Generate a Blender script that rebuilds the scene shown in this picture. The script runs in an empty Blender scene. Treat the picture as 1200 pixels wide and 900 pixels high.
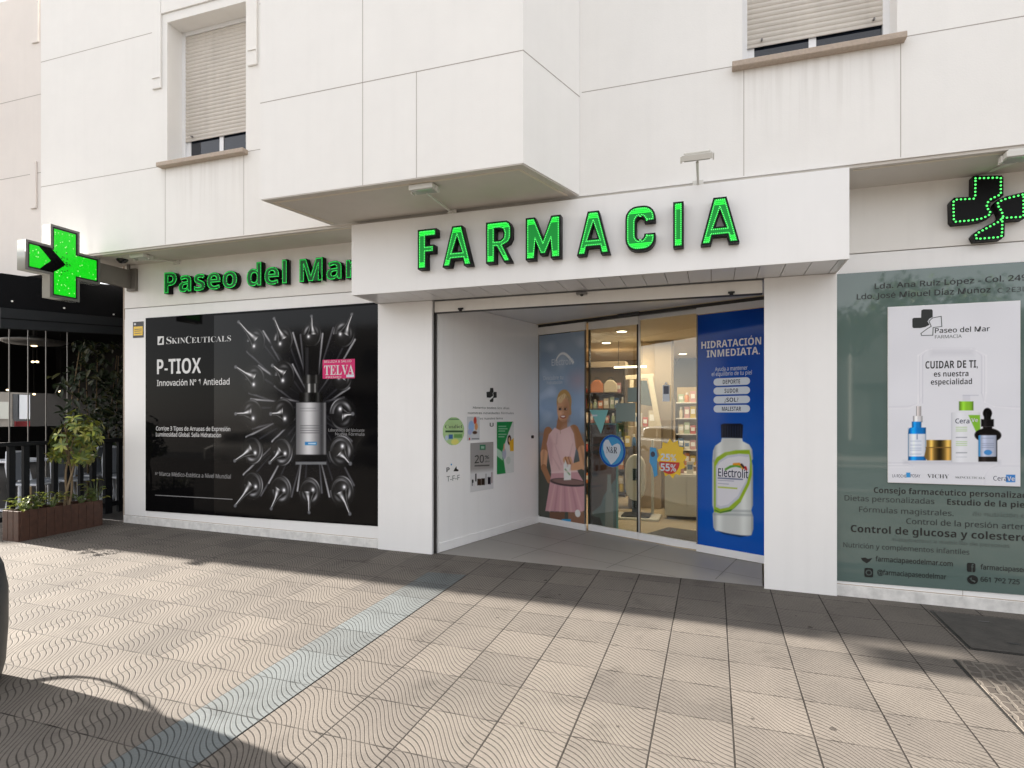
import bpy, bmesh, math, random
import numpy as np
from mathutils import Matrix, Vector
R = math.radians
rnd = random.Random(7)
SC = bpy.context.scene
COL = SC.collection

# ------------------------------------------------------------------ camera, sky, sun, exposure
CH = 1.62                                   # eye height; the facade runs along x at y = 6.1
F, HV, YAW = 705.0, 487.0, R(18.5)
cam = bpy.data.objects.new('camera', bpy.data.cameras.new('camera'))
COL.objects.link(cam)
cam.location = (0, 0, CH)
cam.rotation_euler = (R(90), 0, YAW)
cam.data.sensor_width = 36
cam.data.lens = 36 * F / 1200
cam.data.shift_y = 37 / 1200
cam.data.clip_end = 800
cam.data.clip_start = 0.05
SC.camera = cam

SUN_EL = R(19.7)
SUN_DIR = Vector((math.cos(SUN_EL) * 0.9985, -math.cos(SUN_EL) * 0.052, -math.sin(SUN_EL)))
world = bpy.data.worlds.new('World')
SC.world = world
world.use_nodes = True
wn = world.node_tree.nodes
bg = wn['Background']
sky = wn.new('ShaderNodeTexSky')
sky.sky_type = 'NISHITA'
sky.sun_disc = False
sky.sun_elevation = SUN_EL
sky.sun_rotation = math.atan2(-SUN_DIR.x, -SUN_DIR.y)
sky.air_density = .7
sky.dust_density = 1.5
sky.ozone_density = 0.6
hs_ = wn.new('ShaderNodeHueSaturation'); hs_.inputs['Saturation'].default_value = .62       # hazy coastal sky
mxs = wn.new('ShaderNodeMix'); mxs.data_type = 'RGBA'; mxs.inputs['Factor'].default_value = .45   # thin even cloud veil
mxs.inputs['B'].default_value = (8.2, 7.9, 7.55, 1)
world.node_tree.links.new(sky.outputs[0], hs_.inputs['Color'])
world.node_tree.links.new(hs_.outputs[0], mxs.inputs['A'])
world.node_tree.links.new(mxs.outputs['Result'], bg.inputs[0])
bg.inputs[1].default_value = 0.05
sl = bpy.data.lights.new('sun', 'SUN')
sl.energy = 5.0
sl.angle = R(0.8)
sl.color = (1.0, 0.92, 0.82)
sun = bpy.data.objects.new('sun', sl)
COL.objects.link(sun)
sun.rotation_euler = SUN_DIR.to_track_quat('-Z', 'Y').to_euler()
SC.view_settings.view_transform = 'Standard'
SC.view_settings.look = 'None'
SC.view_settings.gamma = 1
SC.view_settings.exposure = 2.57
SC.render.engine = 'CYCLES'
cy = SC.cycles
cy.use_denoising = True
cy.max_bounces = 7
cy.diffuse_bounces = 4
cy.glossy_bounces = 3
cy.transmission_bounces = 4
cy.transparent_max_bounces = 12
cy.caustics_reflective = False
cy.caustics_refractive = False
cy.sample_clamp_indirect = 6

# ------------------------------------------------------------------ measuring helpers: a photo pixel seen on a real plane
ca, sa = math.cos(YAW), math.sin(YAW)
def ray(u, v):
    xc = (u - 600) / F
    return Vector((-sa + xc * ca, ca + xc * sa, (HV - v) / F))
def hit(u, v, p, n):
    r = ray(u, v); o = Vector((0, 0, CH)); n = Vector(n)
    return o + r * ((Vector(p) - o).dot(n) / r.dot(n))
def at_y(u, v, y): return hit(u, v, (0, y, 0), (0, 1, 0))
def at_x(u, v, x): return hit(u, v, (x, 0, 0), (1, 0, 0))
def gz(x, y): return CH - 1.602 - .0196 * x + .022 * (y - 6.1)
GN = Vector((.0196, -.022, 1))
def at_g(u, v): return hit(u, v, (0, 6.1, CH - 1.602), GN)

# ------------------------------------------------------------------ materials
def lin(c):
    return tuple(((x / 255 / 12.92) if x / 255 <= .04045 else ((x / 255 + .055) / 1.055) ** 2.4) for x in c)
def new_mat(name):
    m = bpy.data.materials.new(name); m.use_nodes = True
    nt = m.node_tree
    return m, nt, nt.nodes, nt.links, nt.nodes['Principled BSDF']
def mat(name, col, rough=.5, metal=0., spec=.5, var=0., scale=6., bump=0., bscale=60., emit=None, estr=0., coat=0., streak=0.):
    m, nt, N, L, b = new_mat(name)
    b.inputs['Base Color'].default_value = (*col, 1)
    b.inputs['Roughness'].default_value = rough
    b.inputs['Metallic'].default_value = metal
    b.inputs['Specular IOR Level'].default_value = spec
    b.inputs['Coat Weight'].default_value = coat
    b.inputs['Coat Roughness'].default_value = .03
    if emit:
        b.inputs['Emission Color'].default_value = (*emit, 1)
        b.inputs['Emission Strength'].default_value = estr
    if var or bump or streak:
        tc = N.new('ShaderNodeTexCoord')
    if var or streak:
        n1 = N.new('ShaderNodeTexNoise'); n1.inputs['Scale'].default_value = scale; n1.inputs['Detail'].default_value = 6
        n1.inputs['Roughness'].default_value = .65
        L.new(tc.outputs['Object'], n1.inputs['Vector'])
        rmp = N.new('ShaderNodeMapRange'); rmp.inputs['From Min'].default_value = .3; rmp.inputs['From Max'].default_value = .7
        rmp.inputs['To Min'].default_value = 1 - var; rmp.inputs['To Max'].default_value = 1 + var * .4
        L.new(n1.outputs['Fac'], rmp.inputs['Value'])
        fac = rmp.outputs[0]
        if streak:
            mp = N.new('ShaderNodeMapping'); mp.inputs['Scale'].default_value = (9, 9, .35)
            L.new(tc.outputs['Object'], mp.inputs['Vector'])
            n2 = N.new('ShaderNodeTexNoise'); n2.inputs['Scale'].default_value = 1.3; n2.inputs['Detail'].default_value = 5
            L.new(mp.outputs[0], n2.inputs['Vector'])
            r2 = N.new('ShaderNodeMapRange'); r2.inputs['From Min'].default_value = .5; r2.inputs['From Max'].default_value = .8
            r2.inputs['To Min'].default_value = 1; r2.inputs['To Max'].default_value = 1 - streak
            L.new(n2.outputs['Fac'], r2.inputs['Value'])
            mu = N.new('ShaderNodeMath'); mu.operation = 'MULTIPLY'
            L.new(fac, mu.inputs[0]); L.new(r2.outputs[0], mu.inputs[1]); fac = mu.outputs[0]
        vm = N.new('ShaderNodeVectorMath'); vm.operation = 'SCALE'
        vm.inputs[0].default_value = col
        L.new(fac, vm.inputs['Scale'])
        L.new(vm.outputs[0], b.inputs['Base Color'])
        rr = N.new('ShaderNodeMapRange'); rr.inputs['To Min'].default_value = max(0.02, rough - .08); rr.inputs['To Max'].default_value = min(1, rough + .08)
        L.new(n1.outputs['Fac'], rr.inputs['Value']); L.new(rr.outputs[0], b.inputs['Roughness'])
    if bump:
        n3 = N.new('ShaderNodeTexNoise'); n3.inputs['Scale'].default_value = bscale; n3.inputs['Detail'].default_value = 4
        L.new(tc.outputs['Object'], n3.inputs['Vector'])
        bp = N.new('ShaderNodeBump'); bp.inputs['Strength'].default_value = bump; bp.inputs['Distance'].default_value = .004
        L.new(n3.outputs['Fac'], bp.inputs['Height']); L.new(bp.outputs[0], b.inputs['Normal'])
    return m
M = {}
M['render'] = mat('painted_render', (.87, .856, .832), .75, var=.035, scale=1.6, bump=.25, bscale=90, streak=.018)
M['render_warm'] = mat('warm_painted_render', (.80, .755, .72), .75, var=.04, scale=1.6, bump=.25, bscale=90, streak=.02)
def stained(m):
    nt = m.node_tree; N, L = nt.nodes, nt.links; b = N['Principled BSDF']
    src = b.inputs['Base Color'].links[0].from_socket
    geo = N.new('ShaderNodeNewGeometry'); sp = N.new('ShaderNodeSeparateXYZ'); L.new(geo.outputs['Position'], sp.inputs[0])
    def mr(v, a, b_, c, d):
        n = N.new('ShaderNodeMapRange'); n.interpolation_type = 'SMOOTHSTEP'
        for k_, q in zip(('From Min', 'From Max', 'To Min', 'To Max'), (a, b_, c, d)): n.inputs[k_].default_value = q
        L.new(v, n.inputs['Value']); return n.outputs[0]
    def mul(a, b_):
        n = N.new('ShaderNodeMath'); n.operation = 'MULTIPLY'
        for i, q in enumerate((a, b_)):
            if isinstance(q, float): n.inputs[i].default_value = q
            else: L.new(q, n.inputs[i])
        return n.outputs[0]
    def add(a, b_):
        n = N.new('ShaderNodeMath'); n.operation = 'ADD'; L.new(a, n.inputs[0]); L.new(b_, n.inputs[1]); return n.outputs[0]
    x = add(mul(mr(sp.outputs['X'], -6.42, -6.25, 0, 1), mr(sp.outputs['X'], -5.1, -4.98, 1, 0)), mul(mr(sp.outputs['X'], .12, .28, 0, 1), mr(sp.outputs['X'], 1.38, 1.52, 1, 0)))
    z = mul(mr(sp.outputs['Z'], 3.75, 4.58, 0, 1), mr(sp.outputs['Z'], 4.62, 4.66, 1, 0))
    mp = N.new('ShaderNodeMapping'); mp.inputs['Scale'].default_value = (14, 14, .5); L.new(geo.outputs['Position'], mp.inputs['Vector'])
    n2 = N.new('ShaderNodeTexNoise'); n2.inputs['Scale'].default_value = 1.5; n2.inputs['Detail'].default_value = 5; L.new(mp.outputs[0], n2.inputs['Vector'])
    f = mul(mul(x, z), mul(mr(n2.outputs['Fac'], .42, .7, 0, 1), .15))
    mx = N.new('ShaderNodeMix'); mx.data_type = 'RGBA'; L.new(f, mx.inputs['Factor']); L.new(src, mx.inputs['A']); mx.inputs['B'].default_value = (.36, .32, .27, 1)
    L.new(mx.outputs['Result'], b.inputs['Base Color'])
stained(M['render'])
M['panel'] = mat('white_panel', (.885, .88, .875), .38, var=.02, scale=2.0, streak=.03)
M['cream_panel'] = mat('cream_panel', (.84, .82, .785), .42, var=.03, scale=2.0, streak=.04)
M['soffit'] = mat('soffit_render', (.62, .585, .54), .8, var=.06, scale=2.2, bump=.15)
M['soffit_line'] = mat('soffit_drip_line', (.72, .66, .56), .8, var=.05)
M['plinth'] = mat('scuffed_white_plinth', (.80, .79, .77), .5, var=.22, scale=11, streak=.12)
M['slat'] = mat('metal_ceiling_slat', (.68, .68, .69), .35, metal=.15, var=.03)
M['seam'] = mat('joint_shadow_gap', (.40, .365, .335), .9)
M['alu'] = mat('white_aluminium', (.83, .83, .84), .32, var=.02)
M['alu_raw'] = mat('brushed_aluminium', (.62, .62, .62), .35, metal=.8, var=.04, scale=20)
M['steel'] = mat('grey_steel', (.20, .195, .19), .4, metal=.6, var=.05)
M['sign_black'] = mat('black_sign_casing', (.006, .006, .007), .45, spec=.15)
M['led_dim'] = mat('dim_green_led', (.012, .22, .045), .4, emit=(.03, 1.0, .12), estr=.19)
M['face_dim'] = mat('dim_green_face', (.004, .10, .02), .35, spec=.2)
M['bronze'] = mat('olive_metal', (.17, .155, .135), .5, metal=.2, var=.05)
M['black'] = mat('black_paint', (.012, .012, .013), .35)
M['black_gloss'] = mat('black_acrylic', (.008, .008, .010), .12)
M['black_rail'] = mat('black_rubber_rail', (.015, .014, .013), .5)
M['shutter'] = mat('shutter_slat', (.62, .575, .52), .5, var=.10, scale=3, streak=.08)
M['stone_sill'] = mat('stone_sill', (.47, .385, .315), .65, var=.18, scale=40, bump=.3)
M['lamp_body'] = mat('lamp_housing', (.66, .65, .61), .45)
M['lamp_glass'] = mat('lamp_glass', (.45, .47, .44), .1)
M['dark_glass'] = mat('dark_window_glass', (.012, .016, .026), .04, spec=.7)
M['vinyl_black'] = mat('black_vinyl_on_glass', (.004, .004, .0045), .03, spec=.07)
M['ink_white'] = mat('white_ink', (.66, .66, .67), .2)
M['ink_grey'] = mat('grey_ink', (.30, .30, .31), .2)
M['ink_black'] = mat('black_ink', (.016, .018, .018), .3)
M['ink_soft'] = mat('soft_black_ink', (.024, .030, .030), .3)
M['ink_faint'] = mat('worn_grey_ink', (.075, .098, .092), .3)
M['ink_pink'] = mat('magenta_ink', lin((205, 35, 105)), .25)
M['ink_blue'] = mat('royal_blue_ink', lin((8, 70, 165)), .12)
M['ink_sky'] = mat('sky_blue_ink', lin((60, 150, 205)), .2)
M['ink_pale'] = mat('pale_blue_ink', lin((188, 218, 236)), .2)
M['ink_teal'] = mat('pale_teal_ink', lin((128, 190, 190)), .3)
M['ink_yellow'] = mat('yellow_ink', lin((238, 196, 40)), .25)
M['ink_red'] = mat('red_ink', lin((190, 40, 34)), .25)
M['ink_green'] = mat('green_ink', lin((22, 142, 72)), .25)
M['ink_lime'] = mat('lime_ink', lin((178, 205, 70)), .25)
M['ink_navy'] = mat('navy_ink', lin((34, 44, 74)), .25)
M['white_card'] = mat('white_card', (.86, .86, .86), .22)
M['led'] = mat('green_led', (.02, .3, .05), .4, emit=(.10, 1.0, .16), estr=.29)
M['led_face'] = mat('green_light_face', (.006, .15, .026), .3, spec=.2, emit=(.0, .20, .02), estr=.14)
M['led_bright'] = mat('bright_green_light', (.02, .5, .04), .4, emit=(.01, .75, .04), estr=.25)
M['mint'] = mat('mint_wall_paint', (.55, .60, .50), .7)
M['beige_wall'] = mat('beige_wall_paint', (.60, .50, .36), .7, var=.04)
M['tan_wall'] = mat('tan_wall_paint', (.34, .27, .19), .7, var=.05)
M['floor_beige'] = mat('beige_shop_floor', (.50, .42, .30), .25, var=.08, scale=3)
M['mat_dark'] = mat('dark_entrance_mat', (.07, .065, .06), .9, bump=.4, bscale=200)
M['white_lac'] = mat('white_lacquer', (.74, .72, .68), .35)
M['shelf_wood'] = mat('dark_shelf_board', (.07, .055, .045), .5)
M['bin'] = mat('slate_painted_metal', (.028, .034, .037), .45, var=.1, scale=8, bump=.1)
M['awning'] = mat('black_awning_fabric', (.0045, .005, .0065), .9, spec=.12, var=.1, bump=.2)
M['awning_trim'] = mat('charcoal_awning_trim', (.012, .0145, .018), .7, spec=.2)
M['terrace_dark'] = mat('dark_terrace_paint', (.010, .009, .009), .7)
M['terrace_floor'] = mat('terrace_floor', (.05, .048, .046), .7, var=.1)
M['fence'] = mat('black_fence_paint', (.013, .014, .016), .75, spec=.15)
M['chair_metal'] = mat('white_chair_paint', (.60, .63, .68), .4)
M['chair_grey'] = mat('grey_chair_mesh', (.20, .22, .25), .6)
M['wood'] = mat('dark_brown_plank', (.075, .033, .020), .55, var=.35, scale=14, bump=.3, bscale=40)
M['soil'] = mat('planter_soil', (.03, .022, .016), .95, bump=.6)
M['bark'] = mat('tan_bark', (.21, .15, .085), .8, var=.25, scale=30, bump=.4)
M['leaf_a'] = mat('yellow_green_leaf', (.25, .25, .045), .38, var=.25, scale=9)
M['leaf_b'] = mat('mid_green_leaf', (.115, .165, .04), .38, var=.25, scale=9)
M['leaf_c'] = mat('dark_green_leaf', (.018, .030, .011), .45, var=.3, scale=9)
M['leaf_d'] = mat('dull_olive_leaf', (.06, .062, .02), .5, var=.3, scale=9)
M['lime_leaf'] = mat('bright_lime_leaf', (.30, .34, .045), .38, var=.2, scale=9)
M['red'] = mat('red_fabric', (.35, .015, .02), .6)
M['asphalt'] = mat('asphalt', (.05, .05, .052), .85, var=.2, scale=5, bump=.5)
M['concrete'] = mat('far_ground', (.22, .20, .18), .9, var=.1, scale=1)
M['grey_tile'] = mat('grey_floor_tile', (.27, .255, .235), .45, var=.10, scale=2.5)
M['grout'] = mat('grey_grout', (.12, .115, .11), .8)
M['warm_light'] = mat('warm_lamp', (.9, .8, .6), .4, emit=(1, .82, .55), estr=1.9)
M['far_light'] = mat('far_lamp', (.9, .8, .6), .4, emit=(1, .75, .42), estr=.8)
M['facade_far'] = mat('far_facade', (.24, .225, .205), .8, var=.05)

def glass_mat():
    m, nt, N, L, b = new_mat('clear_glass')
    N.remove(b)
    out = N['Material Output']
    t = N.new('ShaderNodeBsdfTransparent'); t.inputs[0].default_value = (.90, .93, .91, 1)
    g = N.new('ShaderNodeBsdfGlossy'); g.inputs['Roughness'].default_value = .01
    fr = N.new('ShaderNodeFresnel'); fr.inputs[0].default_value = 1.68
    mx = N.new('ShaderNodeMixShader')
    L.new(fr.outputs[0], mx.inputs[0]); L.new(t.outputs[0], mx.inputs[1]); L.new(g.outputs[0], mx.inputs[2])
    L.new(mx.outputs[0], out.inputs[0])
    return m
M['glass'] = glass_mat()

def print_mat():
    m, nt, N, L, b = new_mat('printed_picture')
    a = N.new('ShaderNodeAttribute'); a.attribute_name = 'Col'
    L.new(a.outputs['Color'], b.inputs['Base Color'])
    b.inputs['Roughness'].default_value = .08
    b.inputs['Specular IOR Level'].default_value = .2
    return m
M['print'] = print_mat()

def teal_mat():
    m, nt, N, L, b = new_mat('frosted_teal_vinyl')
    tc = N.new('ShaderNodeTexCoord'); n = N.new('ShaderNodeTexNoise'); n.inputs['Scale'].default_value = 1.2
    L.new(tc.outputs['Object'], n.inputs['Vector'])
    cr = N.new('ShaderNodeValToRGB')
    cr.color_ramp.elements[0].position = .3; cr.color_ramp.elements[0].color = (.10, .150, .138, 1)
    cr.color_ramp.elements[1].position = .75; cr.color_ramp.elements[1].color = (.125, .178, .164, 1)
    L.new(n.outputs['Fac'], cr.inputs[0]); L.new(cr.outputs[0], b.inputs['Base Color'])
    b.inputs['Roughness'].default_value = .035
    b.inputs['Specular IOR Level'].default_value = .95
    return m
M['teal'] = teal_mat()

def cross_mat():
    # LED matrix: bright green pixels on a fine grid with a few white sparkles
    m, nt, N, L, b = new_mat('green_led_matrix')
    b.inputs['Base Color'].default_value = (.01, .15, .01, 1)
    b.inputs['Roughness'].default_value = .3
    tc = N.new('ShaderNodeTexCoord')
    v = N.new('ShaderNodeTexVoronoi'); v.inputs['Scale'].default_value = 85; v.inputs['Randomness'].default_value = .25
    L.new(tc.outputs['Object'], v.inputs['Vector'])
    r = N.new('ShaderNodeMapRange'); r.inputs['From Min'].default_value = .1; r.inputs['From Max'].default_value = .65
    r.inputs['To Min'].default_value = .31; r.inputs['To Max'].default_value = .15
    L.new(v.outputs['Distance'], r.inputs['Value'])
    w = N.new('ShaderNodeTexWhiteNoise'); L.new(v.outputs['Position'], w.inputs['Vector'])
    gt = N.new('ShaderNodeMath'); gt.operation = 'GREATER_THAN'; gt.inputs[1].default_value = .975; L.new(w.outputs['Value'], gt.inputs[0])
    mc = N.new('ShaderNodeMix'); mc.data_type = 'RGBA'
    mc.inputs['A'].default_value = (.0, .55, .005, 1); mc.inputs['B'].default_value = (.45, .8, .3, 1)
    L.new(gt.outputs[0], mc.inputs['Factor'])
    L.new(mc.outputs['Result'], b.inputs['Emission Color']); L.new(r.outputs[0], b.inputs['Emission Strength'])
    return m
M['led_matrix'] = cross_mat()

def paving_mat(name, base, base2, groove_shade=.46):
    """40 cm pressed tiles: S-shaped grooves running diagonally, dark joints, tile-to-tile tone, spots of dirt."""
    m, nt, N, L, b = new_mat(name)
    def math_(op, a, bb=None, c=None):
        n = N.new('ShaderNodeMath'); n.operation = op
        for i, q in enumerate((a, bb, c)):
            if q is None: continue
            if isinstance(q, (int, float)): n.inputs[i].default_value = q
            else: L.new(q, n.inputs[i])
        return n.outputs[0]
    geo = N.new('ShaderNodeNewGeometry'); sp = N.new('ShaderNodeSeparateXYZ')
    L.new(geo.outputs['Position'], sp.inputs[0])
    x, y = sp.outputs['X'], sp.outputs['Y']
    T = .4
    tx = math_('DIVIDE', math_('SUBTRACT', x, .1), T)
    ty = math_('DIVIDE', math_('SUBTRACT', y, .16), T + .012)
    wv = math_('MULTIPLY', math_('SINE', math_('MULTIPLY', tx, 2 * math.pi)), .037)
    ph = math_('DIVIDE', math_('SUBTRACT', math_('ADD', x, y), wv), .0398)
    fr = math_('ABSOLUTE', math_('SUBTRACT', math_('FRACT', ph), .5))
    def ss(val, lo, hi):
        n = N.new('ShaderNodeMapRange'); n.interpolation_type = 'SMOOTHSTEP'
        n.inputs['From Min'].default_value = lo; n.inputs['From Max'].default_value = hi
        L.new(val, n.inputs['Value']); return n.outputs[0]
    n1 = N.new('ShaderNodeTexNoise'); n1.inputs['Scale'].default_value = 1.1; n1.inputs['Detail'].default_value = 7; n1.inputs['Roughness'].default_value = .6
    n2 = N.new('ShaderNodeTexNoise'); n2.inputs['Scale'].default_value = 70; n2.inputs['Detail'].default_value = 3
    n3 = N.new('ShaderNodeTexNoise'); n3.inputs['Scale'].default_value = 9; n3.inputs['Detail'].default_value = 3
    for n in (n1, n2, n3): L.new(geo.outputs['Position'], n.inputs['Vector'])
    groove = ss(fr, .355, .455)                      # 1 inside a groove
    jx = math_('ABSOLUTE', math_('SUBTRACT', math_('FRACT', tx), .5))
    jy = math_('ABSOLUTE', math_('SUBTRACT', math_('FRACT', ty), .5))
    wob = math_('MULTIPLY', math_('SUBTRACT', n3.outputs['Fac'], .5), .010)
    JX = ss(math_('ADD', jx, wob), .484, .493); JY = ss(math_('ADD', jy, wob), .486, .496)
    cell = N.new('ShaderNodeCombineXYZ')
    L.new(math_('FLOOR', tx), cell.inputs[0]); L.new(math_('FLOOR', ty), cell.inputs[1])
    wn_ = N.new('ShaderNodeTexWhiteNoise'); L.new(cell.outputs[0], wn_.inputs['Vector'])
    mx = N.new('ShaderNodeMix'); mx.data_type = 'RGBA'
    mx.inputs['A'].default_value = (*base, 1); mx.inputs['B'].default_value = (*base2, 1)
    L.new(math_('ADD', math_('MULTIPLY', wn_.outputs['Value'], .62), math_('MULTIPLY', ss(n1.outputs['Fac'], .35, .7), .5)), mx.inputs['Factor'])
    # small stuck-on spots
    vo = N.new('ShaderNodeTexVoronoi'); vo.inputs['Scale'].default_value = 4.6
    vadd = N.new('ShaderNodeVectorMath'); vadd.operation = 'ADD'
    vs = N.new('ShaderNodeVectorMath'); vs.operation = 'SCALE'; vs.inputs['Scale'].default_value = .02
    n4 = N.new('ShaderNodeTexNoise'); n4.inputs['Scale'].default_value = 45; L.new(geo.outputs['Position'], n4.inputs['Vector'])
    L.new(n4.outputs['Color'], vs.inputs[0]); L.new(geo.outputs['Position'], vadd.inputs[0]); L.new(vs.outputs[0], vadd.inputs[1])
    L.new(vadd.outputs[0], vo.inputs['Vector'])
    wn2 = N.new('ShaderNodeTexWhiteNoise'); L.new(vo.outputs['Position'], wn2.inputs['Vector'])
    spot = math_('LESS_THAN', vo.outputs['Distance'], math_('MULTIPLY', math_('POWER', wn2.outputs['Value'], 3.0), .105))
    dark = math_('MULTIPLY', groove, math_('ADD', groove_shade, math_('MULTIPLY', n3.outputs['Fac'], .25)))  # groove shadow (and dirt) put into the colour; the bump casts none
    dark = math_('MAXIMUM', dark, math_('MULTIPLY', JX, math_('ADD', .38, math_('MULTIPLY', ss(x, -2.5, -2.2), .40))))
    dark = math_('MAXIMUM', dark, math_('MULTIPLY', JY, math_('ADD', .35, math_('MULTIPLY', ss(n3.outputs['Fac'], .35, .6), .45))))
    dark = math_('MAXIMUM', dark, math_('MULTIPLY', spot, .6))
    n5 = N.new('ShaderNodeTexNoise'); n5.inputs['Scale'].default_value = 2.6; n5.inputs['Detail'].default_value = 8; n5.inputs['Roughness'].default_value = .7
    L.new(geo.outputs['Position'], n5.inputs['Vector'])
    dark = math_('ADD', dark, math_('MULTIPLY', ss(n5.outputs['Fac'], .52, .72), .22))       # grime
    dark = math_('ADD', dark, math_('MULTIPLY', math_('SUBTRACT', n2.outputs['Fac'], .5), .34))
    sc_ = N.new('ShaderNodeVectorMath'); sc_.operation = 'SCALE'
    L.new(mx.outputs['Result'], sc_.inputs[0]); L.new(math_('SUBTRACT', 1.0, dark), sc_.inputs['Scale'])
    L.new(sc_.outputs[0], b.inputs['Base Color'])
    b.inputs['Roughness'].default_value = .85
    b.inputs['Specular IOR Level'].default_value = .12
    h = math_('SUBTRACT', math_('MULTIPLY', n2.outputs['Fac'], .10), math_('MAXIMUM', groove, math_('MAXIMUM', JX, JY)))
    bp = N.new('ShaderNodeBump'); bp.inputs['Strength'].default_value = .6; bp.inputs['Distance'].default_value = .004
    L.new(h, bp.inputs['Height']); L.new(bp.outputs[0], b.inputs['Normal'])
    return m
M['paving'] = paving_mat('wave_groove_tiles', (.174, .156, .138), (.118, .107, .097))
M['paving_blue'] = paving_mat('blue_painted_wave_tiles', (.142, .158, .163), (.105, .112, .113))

# ------------------------------------------------------------------ mesh helpers
WM = {}                                            # world matrices of our Empties
def empty(name, loc=(0, 0, 0), rz=0.):
    o = bpy.data.objects.new(name, None); COL.objects.link(o)
    o.location = loc; o.rotation_euler = (0, 0, rz)
    o.empty_display_size = .1
    WM[o.name] = Matrix.Translation(loc) @ Matrix.Rotation(rz, 4, 'Z')
    return o
def wmat(o):
    if o is None: return Matrix.Identity(4)
    return WM.get(o.name, Matrix.Identity(4))
def tag(o, label=None, cat=None, group=None, kind=None):
    if label: o['label'] = label
    if cat: o['category'] = cat
    if group: o['group'] = group
    if kind: o['kind'] = kind
    return o
def link(name, me, parent=None):
    """mesh given in world coordinates -> object, expressed in its parent's space"""
    o = bpy.data.objects.new(name, me); COL.objects.link(o)
    if parent is not None:
        W = wmat(parent)
        me.transform(W.inverted()); o.parent = parent
        WM[o.name] = W
    else:
        WM[o.name] = Matrix.Identity(4)
    return o

class MB:
    def __init__(s, X=None): s.v = []; s.f = []; s.m = []; s.mats = []; s.X = X; s.sm = []
    def mi(s, k):
        k = M[k] if isinstance(k, str) else k
        if k not in s.mats: s.mats.append(k)
        return s.mats.index(k)
    def add(s, vs, fs, k, smooth=False):
        b = len(s.v); i = s.mi(k)
        for p in vs:
            p = Vector(p)
            s.v.append(s.X @ p if s.X else p)
        for f in fs:
            s.f.append([b + q for q in f]); s.m.append(i); s.sm.append(smooth)
        return s
    def box(s, x0, x1, y0, y1, z0, z1, k):
        v = [(x0, y0, z0), (x1, y0, z0), (x1, y1, z0), (x0, y1, z0), (x0, y0, z1), (x1, y0, z1), (x1, y1, z1), (x0, y1, z1)]
        return s.add(v, [(0, 3, 2, 1), (4, 5, 6, 7), (0, 1, 5, 4), (1, 2, 6, 5), (2, 3, 7, 6), (3, 0, 4, 7)], k)
    def prism(s, pts, n, k, smooth=False):
        """closed polygon pts (3-D) pushed along vector n"""
        c = len(pts); n = Vector(n)
        v = [Vector(p) for p in pts] + [Vector(p) + n for p in pts]
        fs = [tuple(range(c))[::-1], tuple(range(c, 2 * c))] + [(i, (i + 1) % c, c + (i + 1) % c, c + i) for i in range(c)]
        return s.add(v, fs, k, smooth)
    def plan(s, pts, z0, z1, k):
        return s.prism([(p[0], p[1], z0) for p in pts], (0, 0, z1 - z0), k)
    def quad(s, a, b, c, d, k): return s.add([a, b, c, d], [(0, 1, 2, 3)], k)
    def tube(s, pts, r, k, n=8, caps=True):
        pts = [Vector(p) for p in pts]; rs = r if isinstance(r, (list, tuple)) else [r] * len(pts)
        v = []; fs = []; up = None
        for i, p in enumerate(pts):
            t = (pts[min(i + 1, len(pts) - 1)] - pts[max(i - 1, 0)]).normalized()
            if up is None: up = t.orthogonal().normalized()
            up = (up - t * up.dot(t)).normalized(); w = t.cross(up)
            for j in range(n):
                a = 2 * math.pi * j / n
                v.append(p + (up * math.cos(a) + w * math.sin(a)) * rs[i])
        for i in range(len(pts) - 1):
            for j in range(n):
                fs.append((i * n + j, i * n + (j + 1) % n, (i + 1) * n + (j + 1) % n, (i + 1) * n + j))
        s.add(v, fs, k, True)
        if caps:
            s.add([v[j] for j in range(n)], [tuple(range(n))[::-1]], k)
            s.add([v[(len(pts) - 1) * n + j] for j in range(n)], [tuple(range(n))], k)
        return s
    def lathe(s, c, prof, k, n=20):
        """prof: (radius, z) pairs bottom to top about the vertical through c"""
        v = []; fs = []
        for r, z in prof:
            for j in range(n):
                a = 2 * math.pi * j / n
                v.append((c[0] + r * math.cos(a), c[1] + r * math.sin(a), c[2] + z))
        for i in range(len(prof) - 1):
            for j in range(n):
                fs.append((i * n + j, i * n + (j + 1) % n, (i + 1) * n + (j + 1) % n, (i + 1) * n + j))
        s.add(v, fs, k, True)
        s.add(v[:n], [tuple(range(n))[::-1]], k); s.add(v[-n:], [tuple(range(n))], k)
        return s
    def build(s, name, parent=None, bevel=0.):
        me = bpy.data.meshes.new(name)
        me.from_pydata([tuple(p) for p in s.v], [], s.f)
        for m in s.mats: me.materials.append(m)
        me.polygons.foreach_set('material_index', s.m)
        me.polygons.foreach_set('use_smooth', s.sm)
        me.update()
        o = link(name, me, parent)
        if bevel:
            bv = o.modifiers.new('bevel', 'BEVEL'); bv.width = bevel; bv.segments = 2; bv.limit_method = 'ANGLE'; bv.angle_limit = R(40)
        return o

def frame(o, xdir, ydir=(0, 0, 1)):
    """matrix: local x along xdir, local y along ydir, local z out of the plane"""
    x = Vector(xdir).normalized(); y = Vector(ydir).normalized(); z = x.cross(y)
    return Matrix(((x.x, y.x, z.x, o[0]), (x.y, y.y, z.y, o[1]), (x.z, y.z, z.z, o[2]), (0, 0, 0, 1)))
def facade(y): return frame((0, y, 0), (1, 0, 0))          # local (x, z) of a facade plane, z+ towards the street

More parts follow.
